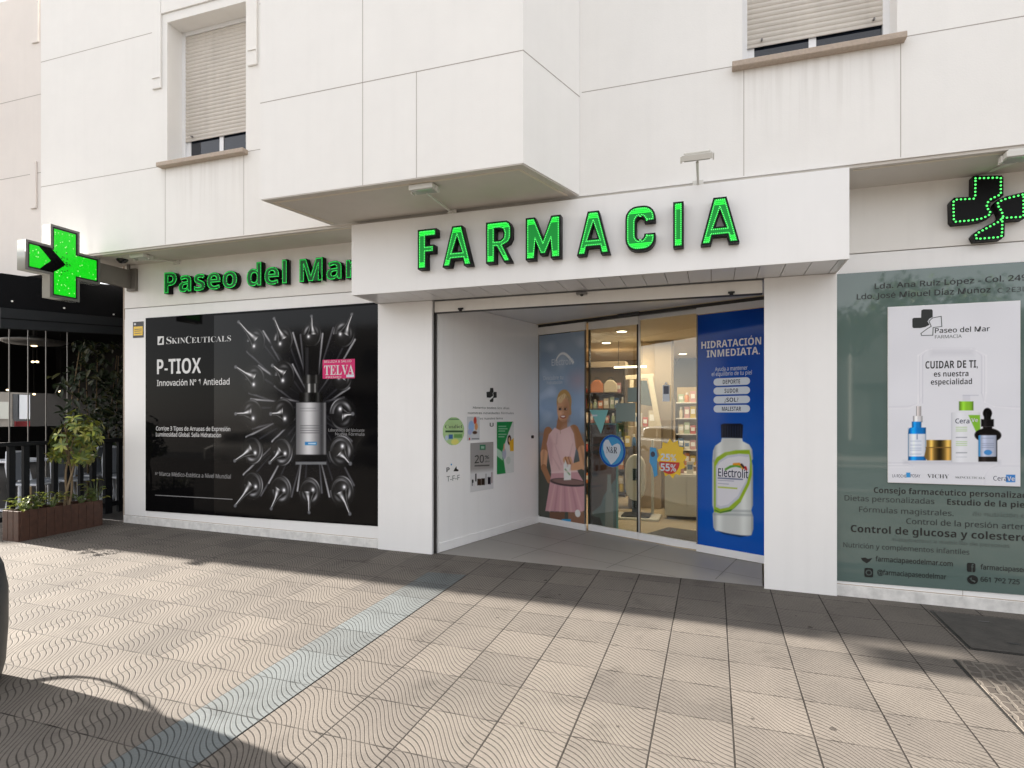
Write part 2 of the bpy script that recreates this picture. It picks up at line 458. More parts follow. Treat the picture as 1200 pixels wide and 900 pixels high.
# flat shapes with holes, given as loops in a local plane
def shape_mesh(name, loops, depth, Mx, k, parent, z=0.):
    cu = bpy.data.curves.new(name, 'CURVE'); cu.dimensions = '2D'; cu.fill_mode = 'BOTH'; cu.extrude = depth / 2
    for lp in loops:
        sp = cu.splines.new('POLY'); sp.points.add(len(lp) - 1)
        for p, q in zip(sp.points, lp): p.co = (q[0], q[1], 0, 1)
        sp.use_cyclic_u = True
    ob = bpy.data.objects.new('tmp', cu)
    me = bpy.data.meshes.new_from_object(ob)
    bpy.data.objects.remove(ob); bpy.data.curves.remove(cu)
    me.materials.clear(); me.materials.append(M[k])
    me.transform(Mx @ Matrix.Translation((0, 0, z + depth / 2)))
    me.name = name
    return link(name, me, parent)
def inset(lp, d, hole=False):
    n = len(lp)
    A = sum(lp[i][0] * lp[(i + 1) % n][1] - lp[(i + 1) % n][0] * lp[i][1] for i in range(n)) / 2
    sgn = (1 if A > 0 else -1) * (-1 if hole else 1)
    out = []
    for i in range(n):
        p0, p1, p2 = Vector(lp[i - 1]), Vector(lp[i]), Vector(lp[(i + 1) % n])
        e1 = (p1 - p0).normalized(); e2 = (p2 - p1).normalized()
        n1 = Vector((-e1.y, e1.x)); n2 = Vector((-e2.y, e2.x))
        b = n1 + n2
        b = b / max(.35, b.length_squared / 2) if b.length > 1e-6 else n1
        out.append(tuple(p1 + b * (d * sgn)))
    return out
def along(lp, step):
    pts = []; n = len(lp); car = 0.
    for i in range(n):
        a, b = Vector(lp[i]), Vector(lp[(i + 1) % n]); l = (b - a).length
        t = car
        while t < l:
            pts.append(a + (b - a) * (t / l)); t += step
        car = t - l
    return pts
def dots(mb, pts, Mx, z, r, k, n=6):
    for p in pts:
        v = [Mx @ Vector((p[0] + r * math.cos(2 * math.pi * j / n), p[1] + r * math.sin(2 * math.pi * j / n), z)) for j in range(n)]
        v.append(Mx @ Vector((p[0], p[1], z + r * .6)))
        mb.add(v, [(j, (j + 1) % n, n) for j in range(n)], k)

# lettering
_SANS = (0x1D5A0, 0x1D5BA, 0x1D7E2); _BOLD = (0x1D5D4, 0x1D5EE, 0x1D7EC); _SERIF = (0x1D400, 0x1D41A, 0x1D7CE)
ACC = {'á': 'a', 'é': 'e', 'í': 'ı', 'ó': 'o', 'ú': 'u', 'ñ': 'n', 'Ó': 'O', 'É': 'E', 'Í': 'I'}
def styled(s, st):
    if st is None: return s
    t = {'sans': _SANS, 'bold': _BOLD, 'serif': _SERIF}[st]
    r = ''
    for c in s:
        if 'A' <= c <= 'Z': r += chr(t[0] + ord(c) - 65)
        elif 'a' <= c <= 'z': r += chr(t[1] + ord(c) - 97)
        elif c.isdigit() and c.isascii(): r += chr(t[2] + int(c))
        else: r += c
    return r
def text_mesh(body, off, depth, res):
    cu = bpy.data.curves.new('t', 'FONT'); cu.body = body; cu.offset = off; cu.extrude = depth; cu.resolution_u = res; cu.fill_mode = 'BOTH' if depth else 'FRONT'
    ob = bpy.data.objects.new('t', cu)
    me = bpy.data.meshes.new_from_object(ob)
    bpy.data.objects.remove(ob); bpy.data.curves.remove(cu)
    return me
def xspan(me):
    a = np.empty(len(me.vertices) * 3); me.vertices.foreach_get('co', a); a = a.reshape(-1, 3)
    return a[:, 0].min(), a[:, 0].max()
def lettering(name, s, Mx, x0, x1, base, cap, k, parent, z=.0006, st='sans', off=0., depth=0., res=3):
    """one line of writing fitted between x0 and x1 with the given cap height"""
    plain = ''.join(ACC.get(c, c) if c != 'í' else 'i' for c in s)
    me = text_mesh(styled(plain, st), off, 0, res)
    lo, hi = xspan(me)
    extra = []
    for i, c in enumerate(s):
        if c in ACC:
            pre = text_mesh(styled(plain[:i + 1], st), off, 0, 1); r1 = xspan(pre)[1]; bpy.data.meshes.remove(pre)
            ch = text_mesh(styled(plain[i], st), off, 0, 1); w0, w1 = xspan(ch); bpy.data.meshes.remove(ch)
            cx = r1 - (w1 - w0) / 2
            hb = .76 if c.isupper() else (.60 if c != 'í' else .70)
            th = .07 if st == 'bold' else .055
            if c == 'ñ':
                extra.append([(cx - .14, hb), (cx - .06, hb + .07), (cx + .05, hb + .02), (cx + .14, hb + .09), (cx + .14, hb + .09 + th), (cx + .05, hb + .02 + th), (cx - .06, hb + .07 + th), (cx - .14, hb + th)])
            else:
                extra.append([(cx - .06, hb), (cx + .00, hb), (cx + .13, hb + .16), (cx + .03, hb + .16)])
    sy = cap / .714
    sx = sy if x1 is None else (x1 - x0) / (hi - lo)
    S = Matrix.Diagonal((sx, sy, 1, 1))
    bm = bmesh.new(); bm.from_mesh(me)
    for e in extra:
        bm.faces.new([bm.verts.new((p[0], p[1], 0)) for p in e])
    if depth:
        r = bmesh.ops.extrude_face_region(bm, geom=bm.faces[:])
        bmesh.ops.translate(bm, verts=[g for g in r['geom'] if isinstance(g, bmesh.types.BMVert)], vec=(0, 0, depth))
    bmesh.ops.recalc_face_normals(bm, faces=bm.faces) if depth else None
    bm.to_mesh(me); bm.free()
    me.transform(Mx @ Matrix.Translation((x0, base, z)) @ S @ Matrix.Translation((-lo, 0, 0)))
    me.materials.clear(); me.materials.append(M[k]); me.name = name
    return link(name, me, parent)

# pictures printed on posters: a fine sheet whose vertices carry the ink
def printed(name, Mx, x0, x1, z0, z1, nx, nz, paint, parent, z=.0004, k='print'):
    xs = np.linspace(x0, x1, nx); zs = np.linspace(z0, z1, nz)
    X, Z = np.meshgrid(xs, zs)
    img = np.clip(paint(X, Z), 0, 255) / 255.
    rgb = np.where(img <= .04045, img / 12.92, ((img + .055) / 1.055) ** 2.4)
    co = np.stack([X.ravel(), Z.ravel(), np.full(X.size, z)], 1)
    A = np.array(Mx); co = co @ A[:3, :3].T + A[:3, 3]
    idx = np.arange(nx * nz).reshape(nz, nx)
    q = np.stack([idx[:-1, :-1], idx[:-1, 1:], idx[1:, 1:], idx[1:, :-1]], -1).reshape(-1, 4)
    me = bpy.data.meshes.new(name)
    me.vertices.add(len(co)); me.vertices.foreach_set('co', co.ravel())
    me.loops.add(q.size); me.loops.foreach_set('vertex_index', q.ravel())
    me.polygons.add(len(q)); me.polygons.foreach_set('loop_start', np.arange(len(q)) * 4)
    me.update(calc_edges=True)
    ca_ = me.color_attributes.new('Col', 'FLOAT_COLOR', 'POINT')
    c4 = np.ones((len(co), 4), dtype=np.float32); c4[:, :3] = rgb.reshape(-1, 3)
    ca_.data.foreach_set('color', c4.ravel())
    me.materials.append(M[k])
    return link(name, me, parent)
def canvas(X, c): return np.ones(X.shape + (3,)) * np.array(c, float)
def put(img, mask, c):
    c = np.array(c, float)
    img += (c - img) * np.clip(mask, 0, 1)[..., None]
def sstep(d, w): return np.clip(.5 - d / w, 0, 1)
def ell(X, Z, cx, cz, rx, rz, w=.01):
    d = (np.sqrt(((X - cx) / rx) ** 2 + ((Z - cz) / rz) ** 2) - 1) * min(rx, rz)
    return sstep(d, w)
def cap_(X, Z, a, b, r0, r1, w=.01):
    ax, az = a; bx, bz = b
    dx, dz = bx - ax, bz - az
    t = np.clip(((X - ax) * dx + (Z - az) * dz) / (dx * dx + dz * dz + 1e-9), 0, 1)
    d = np.hypot(X - ax - t * dx, Z - az - t * dz) - (r0 + (r1 - r0) * t)
    return sstep(d, w)
def pol(X, Z, pts, w=.01):
    ins = np.zeros(X.shape, bool); dist = np.full(X.shape, 1e9)
    n = len(pts)
    for i in range(n):
        (x0, z0), (x1, z1) = pts[i], pts[(i + 1) % n]
        dx, dz = x1 - x0, z1 - z0
        t = np.clip(((X - x0) * dx + (Z - z0) * dz) / (dx * dx + dz * dz + 1e-12), 0, 1)
        dist = np.minimum(dist, np.hypot(X - x0 - t * dx, Z - z0 - t * dz))
        c = ((z0 > Z) != (z1 > Z)) & (X < (x1 - x0) * (Z - z0) / (z1 - z0 + 1e-12) + x0)
        ins ^= c
    return sstep(np.where(ins, -dist, dist), w)
def vnoise(X, Z, s, seed=0):
    r = np.random.RandomState(seed); out = np.zeros(X.shape)
    for k in range(8):
        a, b, c, d = r.uniform(-1, 1, 4)
        out += np.sin((a * X + b * Z) * s * 6 + c * 9 + np.sin((b * X - a * Z) * s * 4 + d * 7))
    return out / 8

# ================================================================== SETTING
def sheet(name, pts, k, kind='structure', dz=0.):
    mb = MB(); mb.add([(p[0], p[1], (gz(p[0], p[1]) if len(p) < 3 else p[2]) + dz) for p in pts], [tuple(range(len(pts)))], k)
    return tag(mb.build(name), kind=kind)
sheet('ground', [(-300, -300, -1.2), (300, -300, -1.2), (300, 300, -1.2), (-300, 300, -1.2)], 'concrete')
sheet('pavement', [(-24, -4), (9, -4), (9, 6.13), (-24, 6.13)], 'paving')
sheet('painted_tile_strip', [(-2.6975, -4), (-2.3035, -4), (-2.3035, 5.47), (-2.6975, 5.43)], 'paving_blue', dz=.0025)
kb = MB(); kb.plan([(-24, -4.25), (9, -4.25), (9, -4.003), (-24, -4.003)], -.6, -.17, 'grey_tile'); tag(kb.build('kerb', bevel=.02), kind='structure')
sheet('road', [(-60, -13, -.34), (60, -13, -.34), (60, -4.25, -.34), (-60, -4.25, -.34)], 'asphalt')
sheet('far_pavement', [(-60, -19, -.2), (60, -19, -.2), (60, -13, -.2), (-60, -13, -.2)], 'concrete')

# entrance floor: large grey tiles inside the recess, level with the pavement
ef = MB()
rec = [(-2.94, 6.13), (.44, 6.13), (.50, 7.03), (-2.32, 8.23)]
ef.add([(x, y, gz(x, y)) for x, y in rec], [(0, 1, 2, 3)], 'grey_tile')
ex, ey = Vector((.9216, -.388)), Vector((.388, .9216))
def gl(p, q, w):
    p, q = Vector(p), Vector(q); t = (q - p).normalized(); n = Vector((-t.y, t.x)) * w / 2
    ef.add([(a.x, a.y, gz(a.x, a.y) + .003) for a in (p - n, q - n, q + n, p + n)], [(0, 1, 2, 3)], 'grout')
gl((-2.70, 7.0), (-.35, 6.15), .006); gl((-2.55, 7.55), (.46, 6.36), .006)
gl((-1.55, 7.83), (-2.08, 6.2), .006); gl((-.62, 7.44), (-1.05, 6.2), .006); gl((.25, 7.1), (.02, 6.2), .006)
tag(ef.build('entrance_floor'), kind='structure')

# ------------------------------------------------------------------ the pharmacy building
B = tag(empty('pharmacy_building', (0, 6.3, 0)), 'white rendered building with a shuttered upper floor over a pharmacy shop front', 'building')
ZT = 12.0
W1 = (-6.244, -5.07, 4.66, 6.36)         # left window opening
W2 = (.238, 1.40, 4.66, 6.40)
mb = MB()
for x0, x1, z0, z1 in ((-8.42, W1[0], 3.68, ZT), (W1[1], W2[0], 3.68, ZT), (W2[1], 9, 3.68, ZT),
                       (W1[0], W1[1], 3.68, W1[2]), (W1[0], W1[1], W1[3], ZT), (W2[0], W2[1], 3.68, W2[2]), (W2[0], W2[1], W2[3], ZT)):
    mb.box(x0, x1, 5.56, 5.95, z0, z1, 'render')
mb.build('upper_wall', B)
mb = MB(); mb.box(-8.41, 9, 5.96, 14.4, 3.70, ZT - .01, 'render'); mb.box(-7.38, 9, 6.32, 14.4, 3.32, 3.69, 'render'); mb.box(-7.38, 9, 14.25, 14.4, -.2, 3.31, 'render'); mb.box(8.8, 9, 6.32, 14.2, -.2, 3.31, 'render'); mb.build('upper_storey', B)
mb = MB()
def hl(x0, x1, z, y=5.56): mb.box(x0, x1, y - .0012, y + .003, z - .0035, z + .0035, 'seam')
def vl(x, z0, z1, y=5.56): mb.box(x - .0025, x + .0025, y - .0012, y + .003, z0, z1, 'seam')
hl(-8.42, -6.46, 6.285); hl(-8.42, -6.36, 4.638); hl(-5.04, -3.9, 4.638); hl(-1.17, .20, 4.650); hl(1.46, 9, 4.650)
vl(-6.275, 3.69, 4.60); vl(-5.10, 3.69, 4.60); vl(.250, 3.69, 4.60); vl(1.424, 3.69, 4.60); vl(-6.13, 6.6, ZT)
hl(-4.88, -3.9, 6.285)
mb.build('wall_joint', B)
# raised trim beside and over the left window
mb = MB()
mb.box(-6.46, -6.325, 5.535, 5.557, 5.58, 8.2, 'render'); mb.box(-6.45, -6.335, 5.522, 5.534, 5.70, 5.712, 'render')
mb.box(-5.03, -4.90, 5.535, 5.557, 5.60, 8.2, 'render'); mb.box(-5.02, -4.91, 5.522, 5.534, 5.76, 5.772, 'render')
mb.box(-6.322, -5.033, 5.54, 5.557, 6.47, 6.66, 'render'); mb.box(-6.322, -5.033, 5.53, 5.557, 6.664, 8.2, 'render')
mb.build('window_trim', B, bevel=.003)
# projecting bay
A_, B_, C_, D_ = (-1.477, 4.70), (-1.19, 5.556), (-3.93, 5.556), (-4.115, 4.70)
mb = MB(); mb.plan([D_, A_, B_, C_], 3.690, ZT, 'render'); mb.build('bay', B)
mb = MB()
hl(-4.115, -1.477, 4.612, 4.70)
vl(-2.987, 3.69, ZT, 4.70); vl(-2.449, 3.69, 4.61, 4.70)
sd = (Vector(B_) - Vector(A_)).normalized(); sn = Vector((sd.y, -sd.x)) * .0012
a, b = Vector(A_) + sn, Vector(B_) + sn
mb.prism([(a.x, a.y, 4.6075), (b.x, b.y, 4.6075), (b.x, b.y, 4.6165), (a.x, a.y, 4.6165)], (-.003, 0, 0), 'seam')
mb.build('bay_joint', B)
# soffits with their drip strips
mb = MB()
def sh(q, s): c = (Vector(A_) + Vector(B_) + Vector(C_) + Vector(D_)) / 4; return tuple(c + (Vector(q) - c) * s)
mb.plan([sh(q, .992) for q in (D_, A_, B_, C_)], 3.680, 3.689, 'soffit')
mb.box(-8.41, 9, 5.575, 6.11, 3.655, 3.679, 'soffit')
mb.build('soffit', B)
mb = MB()
def strip2(p, q, w, z):
    p, q = Vector(p), Vector(q); t = (q - p).normalized(); n = Vector((-t.y, t.x)) * w / 2
    mb.plan([p - n, q - n, q + n, p + n], z, z + .006, 'soffit_line')
ins = [(-4.03, 4.79), (-1.54, 4.79), (-1.30, 5.50), (-3.86, 5.50)]
for i in (0, 1, 3): strip2(ins[i], ins[(i + 1) % 4], .022, 3.674)
strip2((-8.35, 5.63), (-3.7, 5.63), .022, 3.650); strip2((1.1, 5.63), (9, 5.63), .022, 3.650)
mb.build('drip_strip', B)
# upper windows: frame, pane, shutter, sill
def upper_window(W, zs, ang):
    x0, x1, z0, z1 = W
    f = MB()
    f.box(x0, x0 + .05, 5.772, 5.83, z0, z1, 'alu'); f.box(x1 - .05, x1, 5.772, 5.83, z0, z1, 'alu')
    f.box(x0 + .05, x1 - .05, 5.775, 5.83, z1 - .05, z1, 'alu'); f.box(x0 + .05, x1 - .05, 5.80, 5.83, z0, z0 + .07, 'alu')
    f.box(x0 + .05, x0 + .11, 5.80, 5.83, z0 + .07, z1 - .05, 'alu'); f.box((x0 + x1) / 2 - .03, (x0 + x1) / 2 + .03, 5.80, 5.83, z0 + .07, z1 - .05, 'alu')
    fo = f.build('window', B, bevel=.003)
    g = MB(); g.box(x0 + .05, x1 - .05, 5.812, 5.822, z0, z1, 'dark_glass'); g.build('pane', fo)
    s = MB(); n = int((z1 - .05 - zs) / .0455); h = (z1 - .05 - zs - .03) / n
    prof = [(5.785, zs), (5.779, zs + .004), (5.779, zs + .028), (5.785, zs + .030)]
    for i in range(n):
        b0 = zs + .03 + i * h
        prof += [(5.790, b0 + .001), (5.784, b0 + h * .2), (5.780, b0 + h * .5), (5.784, b0 + h * .82), (5.790, b0 + h - .001)]
    v = [(x0 + .045, p[0], p[1]) for p in prof] + [(x1 - .045, p[0], p[1]) for p in prof]
    m_ = len(prof); s.add(v, [(i, m_ + i, m_ + i + 1, i + 1) for i in range(m_ - 1)], 'shutter')
    so = s.build('shutter', fo)
    for xx in (x0 + .17, x1 - .12):
        st = MB(); st.tube([(xx, 5.77, zs + .055), (xx, 5.77, zs + .045), (xx, 5.745, zs + .045)], .009, 'steel', 6); st.build('stopper', fo)
    si = MB(); si.box(x0 - .085, x1 + .03 + (.02 if x0 > 0 else 0), 5.475, 5.80, 4.602, 4.652, 'stone_sill'); si.build('sill', fo, bevel=.006)
upper_window(W1, 5.00, 0); upper_window(W2, 4.905, 0)

# ground floor
def wallbox(name, x0, x1, y0, y1, z1, k, z0=-.4, bevel=.004):
    m_ = MB(); m_.box(x0, x1, y0, y1, z0, z1, k); return m_.build(name, B, bevel=bevel)
for a, b in ((-7.609, -3.60), (1.04, 9)): mb = MB(); mb.box(a, b, 6.10, 6.3, 3.078, 3.66, 'cream_panel'); mb.build('sign_band', B)
for a, b, c in ((-7.609, -3.60, 2.928), (1.04, 9, 2.900)): mb = MB(); mb.box(a, b, 6.104, 6.3, c, 3.070, 'panel'); mb.build('window_head', B, bevel=.003)
for a, b in ((-7.609, -3.60), (1.04, 9)): mb = MB(); mb.box(a, b, 6.125, 6.29, 3.07, 3.078, 'seam'); mb.build('head_joint', B)
wallbox('corner_post', -7.609, -7.222, 6.098, 6.5, 2.928, 'panel')
mb = MB(); mb.box(-7.632, -7.612, 6.098, 6.5, -.2, 3.66, 'stone_sill'); mb.build('corner_trim', B)
wallbox('pier', -3.651, -2.967, 6.06, 6.5, 2.9015, 'panel')
mb = MB(); mb.plan([(.449, 6.06), (1.056, 6.06), (1.056, 6.5), (.487, 6.5)], -.4, 2.9015, 'panel'); mb.build('pier', B, bevel=.004)
# sloping plinths under the windows
for x0, x1 in ((-7.609, -3.651), (1.058, 9)):
    up = .098; mb = MB()
    mb.prism([(x0, 6.085, gz(x0, 6.1) - .2), (x1, 6.085, gz(x1, 6.1) - .2), (x1, 6.085, gz(x1, 6.1) + up), (x0, 6.085, gz(x0, 6.1) + up)], (0, .2, 0), 'plinth')
    mb.build('plinth', B, bevel=.003)
mb = MB()
mb.box(-7.222, -3.651, 6.10, 6.3, -.1, .342, 'panel'); mb.build('window_base', B, bevel=.003)
mb = MB(); mb.box(1.058, 9, 6.10, 6.3, -.3, .126, 'panel'); mb.build('window_base', B, bevel=.003)
for x0, x1 in ((-7.609, -3.651), (1.058, 9)):
    mb = MB(); mb.prism([(x0, 6.098, gz(x0, 6.1) + .100), (x1, 6.098, gz(x1, 6.1) + .100), (x1, 6.098, gz(x1, 6.1) + .106), (x0, 6.098, gz(x0, 6.1) + .106)], (0, .0015, 0), 'stone_sill'); mb.build('base_joint', B)
mb = MB(); mb.box(2.02, 2.024, 6.0985, 6.099, 0.02, .126, 'seam'); mb.build('base_joint', B)
# canopy over the entrance
mb = MB()
mb.box(-3.631, 1.048, 5.50, 5.512, 2.892, 3.636, 'panel'); mb.box(-3.631, -3.62, 5.512, 6.11, 2.894, 3.636, 'panel'); mb.box(1.037, 1.048, 5.512, 6.11, 2.894, 3.636, 'panel')
mb.box(-3.62, 1.037, 5.512, 6.11, 3.60, 3.634, 'panel')
co_ = mb.build('canopy', B, bevel=.002)
mb = MB(); x = -3.615
while x < 1.03:
    mb.box(x, min(x + .194, 1.034), 5.53, 6.058, 2.902, 2.915, 'slat'); x += .2
mb.build('canopy_slats', co_)
mb = MB(); mb.box(-3.62, 1.037, 5.513, 6.11, 2.916, 2.926, 'seam'); mb.build('canopy_lining', co_)
mb = MB(); mb.box(-2.955, .437, 6.10, 6.16, 2.772, 2.894, 'cream_panel'); mb.build('header_strip', B, bevel=.003)
mb = MB(); mb.box(-2.955, .437, 6.10, 6.16, 2.764, 2.771, 'black_rail'); mb.box(-2.966, -2.955, 6.10, 6.16, .05, 2.892, 'black_rail'); mb.build('header_edge', B)
# recess walls and ceiling
P0, P1 = Vector((-2.935, 6.165)), Vector((-2.336, 8.199))
rd = (P1 - P0).normalized(); rn = Vector((rd.y, -rd.x))       # towards the entrance
def recess(name, a, b, k, th, z0, z1, off=0.):
    p, q = P0 + rd * a + rn * off, P0 + rd * b + rn * off
    m_ = MB(); m_.prism([(p.x, p.y, gz(p.x, p.y) + z0), (q.x, q.y, gz(q.x, q.y) + z0), (q.x, q.y, z1 if z1 > 1 else gz(q.x, q.y) + z1), (p.x, p.y, z1 if z1 > 1 else gz(p.x, p.y) + z1)], (-rn.x * th, -rn.y * th, 0), k)
    return m_.build(name, B, bevel=.003)
RL = (P1 - P0).length
recess('side_wall', 0, RL + .05, 'panel', .12, -.3, 2.905)
recess('skirting_board', .01, RL - .02, 'panel', .012, .003, .105, .0125)
mb = MB(); mb.plan([(-2.99, 6.166), (.52, 6.166), (.52, 7.10), (-2.30, 8.29)], 2.906, 2.96, 'slat'); mb.build('recess_ceiling', B)
mb = MB(); mb.plan([(.49, 6.502), (.62, 6.502), (.66, 6.96), (.532, 7.0)], -.2, 2.905, 'panel'); mb.build('side_wall', B)

# shop interior shell
mb = MB()
mb.box(-3.2, -3.05, 7.2, 14.2, -.2, 3.3, 'tan_wall'); mb.box(-3.2, 6.4, 14.05, 14.2, -.2, 3.3, 'tan_wall'); mb.box(6.2, 6.4, 6.4, 14.2, -.2, 3.3, 'beige_wall')
mb.box(.58, 6.4, 6.36, 6.45, -.2, 3.3, 'beige_wall')
mb.plan([(-3.2, 7.9), (-2.56, 8.26), (-2.56, 8.36), (-3.2, 8.36)], -.2, 3.3, 'tan_wall')
mb.box(-3.05, 6.2, 6.46, 14.1, 3.0, 3.1, 'beige_wall') if False else None
mb.build('interior_wall', B)
mb = MB(); mb.plan([(-3.05, 8.42), (.55, 6.93), (.56, 6.46), (6.2, 6.46), (6.2, 14.05), (-3.05, 14.05)], 2.90, 3.0, 'beige_wall'); mb.build('interior_ceiling', B)
mb = MB(); mb.plan([(-3.05, 8.50), (.575, 6.98), (.58, 6.46), (6.2, 6.46), (6.2, 14.05), (-3.05, 14.05)], -.2, .062, 'floor_beige'); mb.build('shop_floor', B)

# ------------------------------------------------------------------ sliding entrance door (set askew in the recess)
dO = Vector((-2.336, 8.199)); dX = Vector((.92165, -.38803))
DF = frame((dO.x, dO.y, 0), (dX.x, dX.y, 0))                    # local: x along the door, y up, z out to the street
DM = Matrix(((dX.x, -dX.y, 0, dO.x), (dX.y, dX.x, 0, dO.y), (0, 0, 1, 0), (0, 0, 0, 1)))   # local: x along, y inwards, z up
DN = Vector((-.38803, -.92165, 0))
def door_sz(u, v, off=0.):
    p = hit(u, v, (dO.x + DN.x * off, dO.y + DN.y * off, 0), DN)
    return ((p.x - dO.x) * dX.x + (p.y - dO.y) * dX.y, p.z)
def gd(s): p = dO + dX * s; return gz(p.x, p.y)
DB = MB(DM); DB.box(-.02, 3.2, -.03, .10, 2.862, 2.905, 'black_rail')
door = DB.build('entrance_door', B)
def leaf(name, s0, s1, y, ztop, wrail, edge, glassk='glass', edgek='steel'):
    g0 = gd((s0 + s1) / 2)
    m_ = MB(DM)
    m_.box(s0, s1, y - .016, y + .016, ztop - wrail, ztop, 'alu_raw' if wrail < .09 else 'cream_panel')
    m_.prism([(s0, y - .018, gd(s0) + .006), (s1, y - .018, gd(s1) + .006), (s1, y - .018, gd(s1) + .09), (s0, y - .018, gd(s0) + .09)], (0, .036, 0), 'alu')
    for e in (s0, s1 - edge): m_.box(e, e + edge, y - .015, y + .015, g0 + .085, ztop - wrail, edgek)
    o = m_.build(name, door)
    if glassk:
        q = MB(DM); q.box(s0 + edge, s1 - edge, y - .005, y + .005, g0 + .085, ztop - wrail, glassk); q.build('pane', o)
    return o
leaf('fixed_panel', .0, .798, -.012, 2.862, .105, .012)
leaf('sliding_leaf', .812, 1.552, .045, 2.862, .10, .016, edgek='black_rail')
leaf('sliding_leaf', 1.560, 2.338, .045, 2.862, .05, .016, edgek='alu_raw')
leaf('fixed_panel', 2.345, 3.16, -.012, 2.862, .075, .012)
ms = MB(DM); ms.box(1.32, 1.62, -.075, -.035, 2.868, 2.90, 'black'); ms.build('motion_sensor', door, bevel=.004)

# ------------------------------------------------------------------ white building next door
NB = tag(empty('neighbouring_building', (-14, 6.3, 0)), 'warm white rendered building rising over the black awning on the far left', 'building')
mb = MB(); mb.box(-24, -8.0, 6.10, 6.4, 3.66, 7.8, 'render_warm'); mb.build('upper_wall', NB)
mb = MB(); mb.box(-13.1, -12.2, 4.55, 6.098, 6.0, 12.5, 'render_warm'); mb.build('bay', NB, bevel=.01)  # made-up bay out of view, added to keep sun off the pharmacy's bay
for z in (6.278, 5.143): mb = MB(); mb.box(-24, -8.44, 6.0985, 6.11, z - .004, z + .004, 'seam'); mb.build('wall_joint', NB)
for a in ((-9.40, -9.262, 7.03, 7.8), (-9.43, -9.31, 4.63, 5.31)): mb = MB(); mb.box(a[0], a[1], 6.075, 6.099, a[2], a[3], 'render_warm'); mb.build('wall_trim', NB, bevel=.004)

# ================================================================== SIGNS
FY = 5.412
def px_x(u, v, y): return at_y(u, v, y).x
def depth_at(u, y): r = ray(u, 487); return y / r.y
S_ = tag(empty('illuminated_sign', (-1.3, 5.5, 3.1)), 'green illuminated FARMACIA letters in black casings on the white canopy front', 'sign')
LM = facade(5.498)                       # letters stand on the canopy front; local z grows towards the street
def glyph(ch, w):
    t = .097 / .4
    if ch == 'I': return [[(0, 0), (w, 0), (w, 1), (0, 1)]]
    t = t * 1.0; tw = t
    if ch == 'F': return [[(0, 0), (tw, 0), (tw, .40), (w * .88, .40), (w * .88, .595), (tw, .595), (tw, .80), (w, .80), (w, 1), (0, 1)]]
    if ch == 'A': return [[(0, 0), (.27 * w, 0), (.318 * w, .17), (.682 * w, .17), (.73 * w, 0), (w, 0), (.67 * w, 1), (.33 * w, 1)],
                          [(.375 * w, .37), (.625 * w, .37), (.5 * w, .72)]]
    if ch == 'R': return [[(0, 0), (tw, 0), (tw, .37), (.40 * w, .37), (.70 * w, 0), (w, 0), (.70 * w, .40), (.90 * w, .46), (w, .58), (w, .84), (.93 * w, .95), (.80 * w, 1), (0, 1)],
                          [(tw, .55), (.56 * w, .55), (.66 * w, .60), (.68 * w, .70), (.64 * w, .78), (.54 * w, .81), (tw, .81)]]
    if ch == 'M': return [[(0, 0), (.28 * w, 0), (.28 * w, .46), (.41 * w, .10), (.59 * w, .10), (.72 * w, .46), (.72 * w, 0), (w, 0), (w, 1), (.73 * w, 1), (.5 * w, .47), (.27 * w, 1), (0, 1)]]
    if ch == 'C':
        o = [(w, .37)]; r = .40 * w
        def arc(cx, cz, r, a0, a1, n=5): return [(cx + r * math.cos(R(a0 + (a1 - a0) * i / n)), cz + r * 1.0 * math.sin(R(a0 + (a1 - a0) * i / n))) for i in range(n + 1)]
        o += arc(w - r, r, r, 0, -90) + arc(r, r, r, -90, -180) + arc(r, 1 - r, r, 180, 90) + arc(w - r, 1 - r, r, 90, 0) + [(w, .63), (w - tw, .63)]
        q = .16 * w
        o += arc(w - tw - q, 1 - tw - q, q, 0, 90) + arc(tw + q, 1 - tw - q, q, 90, 180) + arc(tw + q, tw + q, q, 180, 270) + arc(w - tw - q, tw + q, q, -90, 0) + [(w - tw, .37)]
        return [o]
HL = .395
